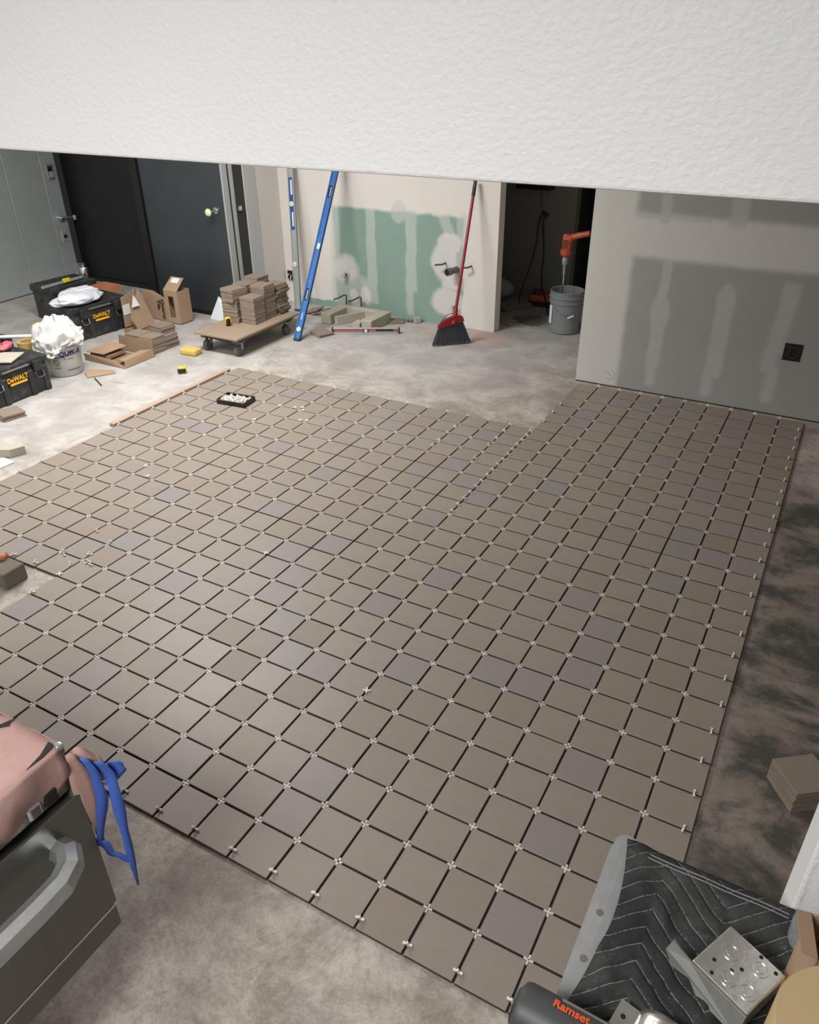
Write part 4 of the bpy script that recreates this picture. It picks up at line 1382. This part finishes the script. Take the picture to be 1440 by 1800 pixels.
t_ = thing('angle_grinder', 'orange power tool on the closet floor left of the grey bucket', 'power tool', (-1.80, 6.20, 0), .1)
pbox('body', (0, 0, .075), (.26, .12, .07), M['orange'], t_, bev=.02, seg=2)
pbox('base', (0, 0, .02), (.3, .16, .038), M['rubber'], t_, bev=.006)
pbox('grip', (-.06, 0, .13), (.1, .07, .05), M['black_plastic'], t_, bev=.014)
t_ = blob_obj('mortar_bag', blob(-2.32, 6.2, .11, .19, .15, .11, 9, .1, mflat=.1), M['rim'])
tag(t_, 'half empty grey mortar bag slumped in the closet corner', 'bag')
for k, (x, y, a, L, lb) in enumerate(((-2.22, 5.72, .9, .36, 'dark metal rail lying on the closet floor, the left one'), (-1.98, 5.94, .9, .32, 'dark metal rail lying on the closet floor, the right one'))):
    b = bm_new()
    box(b, (0, 0, .02), (L, .05, .006), bev=.001)
    box(b, (0, .022, .034), (L, .006, .034))
    box(b, (0, -.022, .034), (L, .006, .034))
    box(b, (0, 0, .009), (L * .8, .03, .018))
    o = obj('metal_rail', b, M['abs'], loc=(x, y, 0), rot=(0, 0, a))
    tag(o, lb, 'rail', 'rails on the closet floor')
t_ = part('extension_cord', lambda b: tube(b, [(-1.9, 5.42, .006), (-1.83, 5.40, .006), (-1.75, 5.42, .006), (-1.70, 5.43, .006)], .005, 6), M['level_red'], None, True)
tag(t_, 'short red cord on the floor at the closet doorway', 'cord')

# ------------------------------------------------------------------ left edge bits
t_ = thing('broken_block', 'broken piece of grey block at the left edge of the floor', 'block', (-3.60, 1.43, 0))
part('piece', lambda b: prism(b, [(-.16, -.13, .001), (.035, -.035, .001), (.07, .05, .001), (.0, .08, .001), (-.03, .02, .001), (-.16, .05, .001)], (0, 0, .055)), M['block'], t_)
t_ = part('paper_sheet', lambda b: prism(b, [(-3.72, 1.22, .003), (-3.50, 1.22, .003), (-3.49, 1.36, .003), (-3.64, 1.38, .003)], (0, 0, .002)), M['label'], None)
tag(t_, 'white sheet of paper on the floor at the left edge', 'paper')
t_ = thing('grey_brick', 'dark grey brick lying in the notch at the left edge of the tiles', 'brick', (-2.46, .51, 0), .0)
part('brick', lambda b: box(b, (0, 0, .045), (.23, .12, .088), (0, 0, 0), bev=.005), M['block_dark'], t_)
t_ = part('orange_scrap', lambda b: box(b, (-2.50, .53, .106), (.11, .05, .03), (0, .1, .5), bev=.008), M['brownbox'], None)
tag(t_, 'orange-brown wood scrap lying on the grey brick', 'scrap')

# ------------------------------------------------------------------ range with pink paper
RX, RY = -.44, -.56
t_ = thing('oven_range', 'stainless steel commercial oven with chunky handle in the near left corner', 'oven', (-.9, -1.0, 0))
ox, oy = RX + .9, RY + 1.0
W2, D2 = .95, .9       # along -y, along -x
pbox('body', (ox - D2 / 2 - .012, oy - W2 / 2, .58), (D2, W2, .62), M['steel'], t_, bev=.004)
pbox('control_band', (ox - .006, oy - W2 / 2, .852), (.02, W2, .112), M['steel'], t_, bev=.003)
dr = pbox('door', (ox + .004, oy - W2 / 2 - .0, .582), (.03, W2, .405), M['steel'], t_, bev=.004)
hy = oy - .085
def _hdl(b):
    pts = [(ox + .012, hy, .685), (ox + .045, hy, .690), (ox + .075, hy - .02, .688), (ox + .088, hy - .055, .682), (ox + .09, hy - .12, .680), (ox + .09, oy - W2 + .15, .680), (ox + .085, oy - W2 + .09, .682), (ox + .012, oy - W2 + .07, .685)]
    tube(b, pts, .03, 8)
part('handle', _hdl, M['steel_light'], dr)
pbox('kick_panel', (ox - .002, oy - W2 / 2, .325), (.02, W2, .086), M['steel'], t_, bev=.003)
pbox('seam_strip', (ox + .003, oy - W2 / 2, .371), (.024, W2, .008), M['steel_light'], t_)
for k, dy in enumerate((.10, .06)):
    pl = pbox('bracket', (ox + .006, oy - dy, .822), (.01, .034, .036), M['steel_light'] if k == 0 else M['black'], t_, bev=.004)
    if k == 0:
        pbox('slot', (ox + .0115, oy - dy, .822), (.003, .02, .022), M['steel'], pl)
for sx in (0, 1):
    for sy in (0, 1):
        part('leg', lambda b: lathe(b, [(0, 0), (.03, 0), (.03, .02), (.018, .03), (.024, .29), (0, .29)], (ox - .22 - sx * .55, oy - .3 - sy * .55, 0), 14), M['plate'], t_, True)

# pink rosin paper: flat on top, folded over the two visible edges
t2 = thing('rosin_paper', 'pink rosin paper taped over the oven top with torn corner', 'paper', (0, 0, 0))
def _pap(u, v):
    x = RX + .003 - (1 - u) * .86
    y = RY + .004 - (1 - v) * .88
    z = .915 + .003 * math.sin(17 * x + 9 * y) * math.sin(13 * y) + .002 * math.sin(40 * x)
    return Vector((x, y, z))
part('top_sheet', lambda b: sheet(b, _pap, 30, 30, .0015), M['rosin'], t2, 'all')
def _papf(u, v):
    y = RY - .008 - (1 - u) * .86
    h = .085 + .018 * math.sin(7 * (1 - u) * 1.6 + .5) - .02 * max(0, (u - .97) / .03)
    out = .014 * math.sin(PI * v * .8) * (1 + .6 * math.sin(11 * u)) + .009 * math.sin(29 * u + 2 + 2 * v) * v + .004 * math.sin(61 * u - 5 * v) * v
    return Vector((RX + .002 + out, y, .918 + .003 * math.sin(9 * u) - v * h))
part('front_flap', lambda b: sheet(b, _papf, 60, 10, .0015), M['rosin'], t2, 'all')
def _paps(u, v):
    x = RX - .008 - (1 - u) * .8
    h = .05 + .02 * math.sin(12 * u)
    return Vector((x, RY + .0035 + .006 * math.sin(PI * v), .917 - v * h))
part('side_flap', lambda b: sheet(b, _paps, 30, 6, .0015), M['rosin'], t2, 'all')
def strip(f, n=14):
    return lambda b: sheet(b, f, n, 3, .001)
def _tail(u, v):
    w_ = .006 + .022 * math.sin(PI * min(1, u * 1.1)) * (1 - u * .3)
    c_ = Vector((RX + .012 + .012 * math.sin(3 * u), RY + .004 + .006 * u, .895 - .27 * u))
    return c_ + Vector((.35 * (v - .5), .9 * (v - .5), 0)) * w_ * 2
part('hanging_strip', strip(_tail), M['rosin'], t2, 'all')
def _flag(u, v):
    return Vector((RX + .0 + .03 * u + .01 * math.sin(4 * v), RY + .015 + .045 * u, .885 - .09 * v + .015 * math.sin(5 * u) - .02 * u))
part('torn_flag', strip(_flag, 8), M['rosin'], t2, 'all')
part('tear', lambda b: prism(b, [(-.615, -.60, .9195), (-.60, -.567, .9195), (-.592, -.55, .9195), (-.593, -.572, .9195), (-.585, -.575, .9195), (-.60, -.59, .9195)], (0, 0, .0012)), M['ink'], t2)
part('tear', lambda b: prism(b, [(-.472, -.566, .918), (-.452, -.566, .918), (-.446, -.60, .918), (-.448, -.64, .918), (-.456, -.60, .918)], (0, 0, .0022)), M['ink'], t2)
part('corner_metal', lambda b: box(b, (RX - .008, RY - .002, .912), (.018, .018, .018), bev=.005, seg=2), M['steel_light'], t2)
part('white_scuff', lambda b: prism(b, [(-.56, -.75, .919), (-.53, -.73, .919), (-.535, -.70, .919), (-.565, -.725, .919)], (0, 0, .001)), M['label'], t2)
t3 = thing('blue_tape', 'torn strips of blue painter tape dangling from the oven corner', 'tape', (0, 0, 0))
def tape(pts, wd):
    pts = [Vector(p) for p in pts]
    def f(u, v):
        s = u * (len(pts) - 1)
        k = min(int(s), len(pts) - 2)
        c_ = pts[k].lerp(pts[k + 1], s - k)
        tw = .5 + .9 * u
        return c_ + Vector((math.cos(tw), math.sin(tw), .12)) * (v - .5) * wd * (1 - .7 * u ** 3 + .12 * math.sin(17 * u))
    return lambda b: sheet(b, f, 18, 2, .0008)
part('strip', tape([(-.42, -.54, .87), (-.405, -.53, .82), (-.40, -.53, .74), (-.412, -.545, .66), (-.425, -.553, .60), (-.42, -.545, .57)], .026), M['blue_tape'], t3, 'all')
part('strip', tape([(-.40, -.52, .85), (-.385, -.505, .80), (-.372, -.515, .73), (-.368, -.52, .66), (-.365, -.525, .58), (-.355, -.535, .46)], .026), M['blue_tape'], t3, 'all')
part('strip', tape([(-.415, -.55, .605), (-.40, -.55, .57), (-.38, -.54, .56), (-.362, -.53, .535)], .02), M['blue_tape'], t3, 'all')
part('strip', tape([(-.385, -.49, .83), (-.375, -.485, .80), (-.385, -.50, .775), (-.40, -.525, .785)], .03), M['blue_tape'], t3, 'all')

# ------------------------------------------------------------------ near right : table, blanket, tools
TZ = .885
t_ = thing('steel_table', 'steel work table with dusty grey edge under the dark quilted blanket', 'table', (.95, -.55, 0))
pbox('top', (.02, -.01, TZ - .015), (.62, .72, .028), M['plate'], t_, bev=.004)
def _rim(b):
    sheet(b, lambda u, v: Vector((-.292 + .006 * (1 - u) + .052 * v, .352 - u * .74, TZ + .012 + .003 * math.sin(PI * v))), 12, 4, .02)
part('edge_rim', _rim, M['rim'], t_)
part('rim_corner', lambda b: cyl(b, (-.263, .347, TZ - .01), (-.263, .347, TZ + .0125), .0225, n=20), M['rim'], t_, True)
for y in (.19, .10, -.02):
    part('bolt', lambda b: cyl(b, (-.268, y, TZ + .012), (-.268, y, TZ + .0165), .006, n=10), M['abs'], t_, True)
for sx in (-1, 1):
    for sy in (-1, 1):
        pcyl('leg', (.02 + sx * .27, sy * .33, 0), (.02 + sx * .27, sy * .33, TZ - .028), .02, M['plate'], t_, n=12)
rb = random.Random(2)
def _blan(u, v):
    x = .684 + u * .55 + (.016 * math.sin(PI * min(1, v * 1.9)) + .006 * math.sin(9 * v)) * (1 - u)
    y = -.190 - v * .70
    fold = .008 * math.exp(-((u - .22 - .25 * v) / .05) ** 2) * min(1, v * 4) + .010 * math.exp(-((u + v * .9 - .62) / .045) ** 2) * min(1, max(0, v - .2) * 4)
    fold += .006 * math.exp(-((u - .05) / .04) ** 2)
    z = TZ + .018 + fold + .002 * math.sin(31 * u + 11 * v) * math.sin(23 * v)
    z += .004 * math.exp(-((v - .015) / .012) ** 2)
    q = Vector((x * 9, y * 9, 1.3))
    z += min(1, v * 6) * (.010 * max(0, .22 - abs(mnoise.noise(q))) * 4 + .006 * mnoise.noise(q * 2.3))
    if v < .02:
        z -= .006
    return Vector((x, y, z))
b = bm_new()
sheet(b, _blan, 60, 70, -.014)
o = obj('moving_blanket', b, M['blanket'], None, 'all')
tag(o, 'dark quilted moving blanket with zigzag stitching spread on the steel table', 'blanket')
hem = part('hem', lambda b: [tube(b, [(.70 + .27 * k / 10, -.196 - d_, TZ + .0215 + .0012 * math.sin(k * 1.7)) for k in range(11)], .0011, 5) for d_ in (.014, .022)], M['rim'], o)
BZ = TZ + .032

# galvanized junction box lying upside down
t_ = thing('junction_box', 'shiny galvanized electrical box with knockouts lying on the blanket', 'electrical box', (.904, -.381, BZ), -.46)
def _jb(b):
    box(b, (0, 0, .019), (.1, .1, .038), bev=.003, seg=2)
part('box', _jb, M['galv_box'], t_)
for x, y, r_ in ((-.022, .012, .0125), (.02, .026, .0125), (.03, -.02, .0125), (0.0, -.026, .0125)):
    part('knockout', lambda b: (lathe(b, [(r_ - .0012, .0385), (r_ - .0012, .0395), (r_ + .0012, .0395), (r_ + .0012, .0385)], (x, y, 0), 20), lathe(b, [(0, .0392), (r_ * .6, .0392), (r_ * .62, .0383)], (x, y, 0), 20)), M['galv_box'], t_, True)
for x, y in ((-.03, -.02), (-.004, -.012), (.004, .002), (-.02, -.04), (.038, .04), (.01, .044)):
    part('screw_hole', lambda b: cyl(b, (x, y, .036), (x, y, .0387), .0032, n=10), M['black'], t_)
part('mounting_flange', lambda b: (prism(b, [(-.085, -.051, .02), (-.05, -.051, .004), (.05, -.051, .004), (.05, -.051, .036), (-.045, -.051, .038), (-.07, -.051, .043), (-.085, -.051, .05)], (0, -.0015, 0)),
                                   prism(b, [(-.085, -.052, .046), (-.05, -.052, .0375), (.05, -.052, .0375), (.052, -.068, .004), (-.02, -.068, .004), (-.04, -.061, .014), (-.07, -.066, .012), (-.088, -.062, .03)], (0, -.001, -.0012))), M['galv_dull'], t_)
t_ = thing('pipe_strap', 'curved galvanized pipe strap lying on the blanket at the bottom edge', 'bracket', (.825, -.535, BZ + .006), -.2)
def _strap(u, v):
    a = PI * (.04 + .92 * u)
    return Vector((-.045 * math.cos(a), -.02 + .045 * v, .038 * math.sin(a)))
part('arc', lambda b: sheet(b, _strap, 24, 4, .002), M['galv_box'], t_, 'all')
for s in (-1, 1):
    pbox('tab', (s * .06, .0025, .001), (.03, .045, .002), M['galv_box'], t_)
    pcyl('hole', (s * .062, .002, .0005), (s * .062, .002, .0025), .004, M['black'], t_, n=10)

# powder-actuated tool
t_ = thing('nail_gun', 'black fastening tool with orange lettering on the table corner', 'power tool', (.0, 0, 0))
a0, a1 = Vector((.622, -.602, .96)), Vector((.88, -.607, .96))
ad = (a1 - a0).normalized()
def _gun(b):
    tube(b, [a0, a0 + ad * .004, a0 + ad * .012, a0 + ad * .10, a0 + ad * .20, a1], [.030, .037, .040, .041, .040, .036], 20)
part('body', _gun, M['tool_black'], t_, True)
part('end_cap', lambda b: tube(b, [a0 - ad * .004, a0 + ad * .001], [.024, .031], 20), M['black_plastic'], t_, True)
part('seam_strip', lambda b: tube(b, [a0 + ad * .06 + Vector((0, .026, .031)), a0 + ad * .13 + Vector((0, .026, .031))], .0025, 6), M['galv_dull'], t_)
me = text_mesh('Ramset', .0185, .0005, .0004)
yv = Vector((-ad.y, ad.x, 0))
for v in me.vertices:
    th = v.co.y / .041 + .3
    v.co = a0 + ad * (.077 + v.co.x * .98) + (yv * math.sin(th) + Vector((0, 0, 1)) * math.cos(th)) * (.0418 + v.co.z)
me.materials.clear()
link('lettering', me, M['tool_orange'], t_)
part('grip', lambda b: tube(b, [a1 - ad * .06 + Vector((0, 0, -.015)), a1 - ad * .04 + Vector((.03, -.12, -.015))], .022, 12), M['tool_black'], t_, True)

# bottle, carton, tan roll
t_ = thing('plastic_bottle', 'empty clear plastic bottle standing by the white jamb', 'bottle', (1.004, -.262, BZ))
def _bt(b):
    n = 24
    prof = [(.0, .004), (.030, .002), (.036, .01), (.037, .05), (.0345, .07), (.037, .09), (.0345, .11), (.037, .13), (.037, .17), (.03, .2), (.016, .225), (.0135, .235), (.0135, .25)]
    lathe(b, prof, n=n)
part('body', _bt, M['clear'], t_, 'all')
part('cap', lambda b: lathe(b, [(.0145, .24), (.0145, .256), (0, .257)], n=18), M['label'], t_, True)
t_ = thing('small_carton', 'small open brown carton standing between bottle and tan roll', 'box', (1.035, -.352, BZ), .2)
def _sc(b):
    for x, y, lx, ly in ((.055, 0, .003, .075), (-.055, 0, .003, .075), (0, .036, .11, .003), (0, -.036, .11, .003)):
        box(b, (x, y, .08), (lx, ly, .16))
    box(b, (0, 0, .002), (.11, .075, .004))
part('shell', _sc, M['cardboard'], t_)
part('flap', lambda b: prism(b, [(-.055, -.036, .16), (-.055, .036, .16), (-.078, .030, .168), (-.078, -.036, .168)], (0, 0, .003)), M['cardboard'], t_)
part('inside', lambda b: box(b, (0, 0, .1), (.104, .069, .003)), M['carton_in'], t_)
t_ = thing('tan_roll', 'thick upright tan paper roll at the near right corner of the table', 'roll', (1.039, -.507, BZ))
part('roll', lambda b: lathe(b, [(.028, .0), (.1, 0), (.1, .183), (.098, .186), (.028, .186)], n=48), M['tan'], t_, True)
part('core', lambda b: lathe(b, [(.028, .0), (.028, .188), (.024, .188), (.024, 0)], n=24), M['cardboard'], t_, True)

# ceiling fixtures over the rooms
for k, (x, y, sx, sy, p) in enumerate(LAMPS):
    t_ = thing('ceiling_light', ('recessed ceiling light over the left of the tile field', 'recessed ceiling light near the steel cooler wall', 'recessed ceiling light over the right of the tile field', 'recessed ceiling light behind the textured header')[k], 'ceiling light', (x, y, 2.8), group='ceiling lights')
    part('frame', lambda b: (box(b, (0, sy / 2 + .02, -.015), (sx + .08, .04, .03)), box(b, (0, -sy / 2 - .02, -.015), (sx + .08, .04, .03)), box(b, (sx / 2 + .02, 0, -.015), (.04, sy, .03)), box(b, (-sx / 2 - .02, 0, -.015), (.04, sy, .03))), M['white_paint'], t_)
    pbox('diffuser', (0, 0, -.008), (sx, sy, .012), M['foam'], t_)
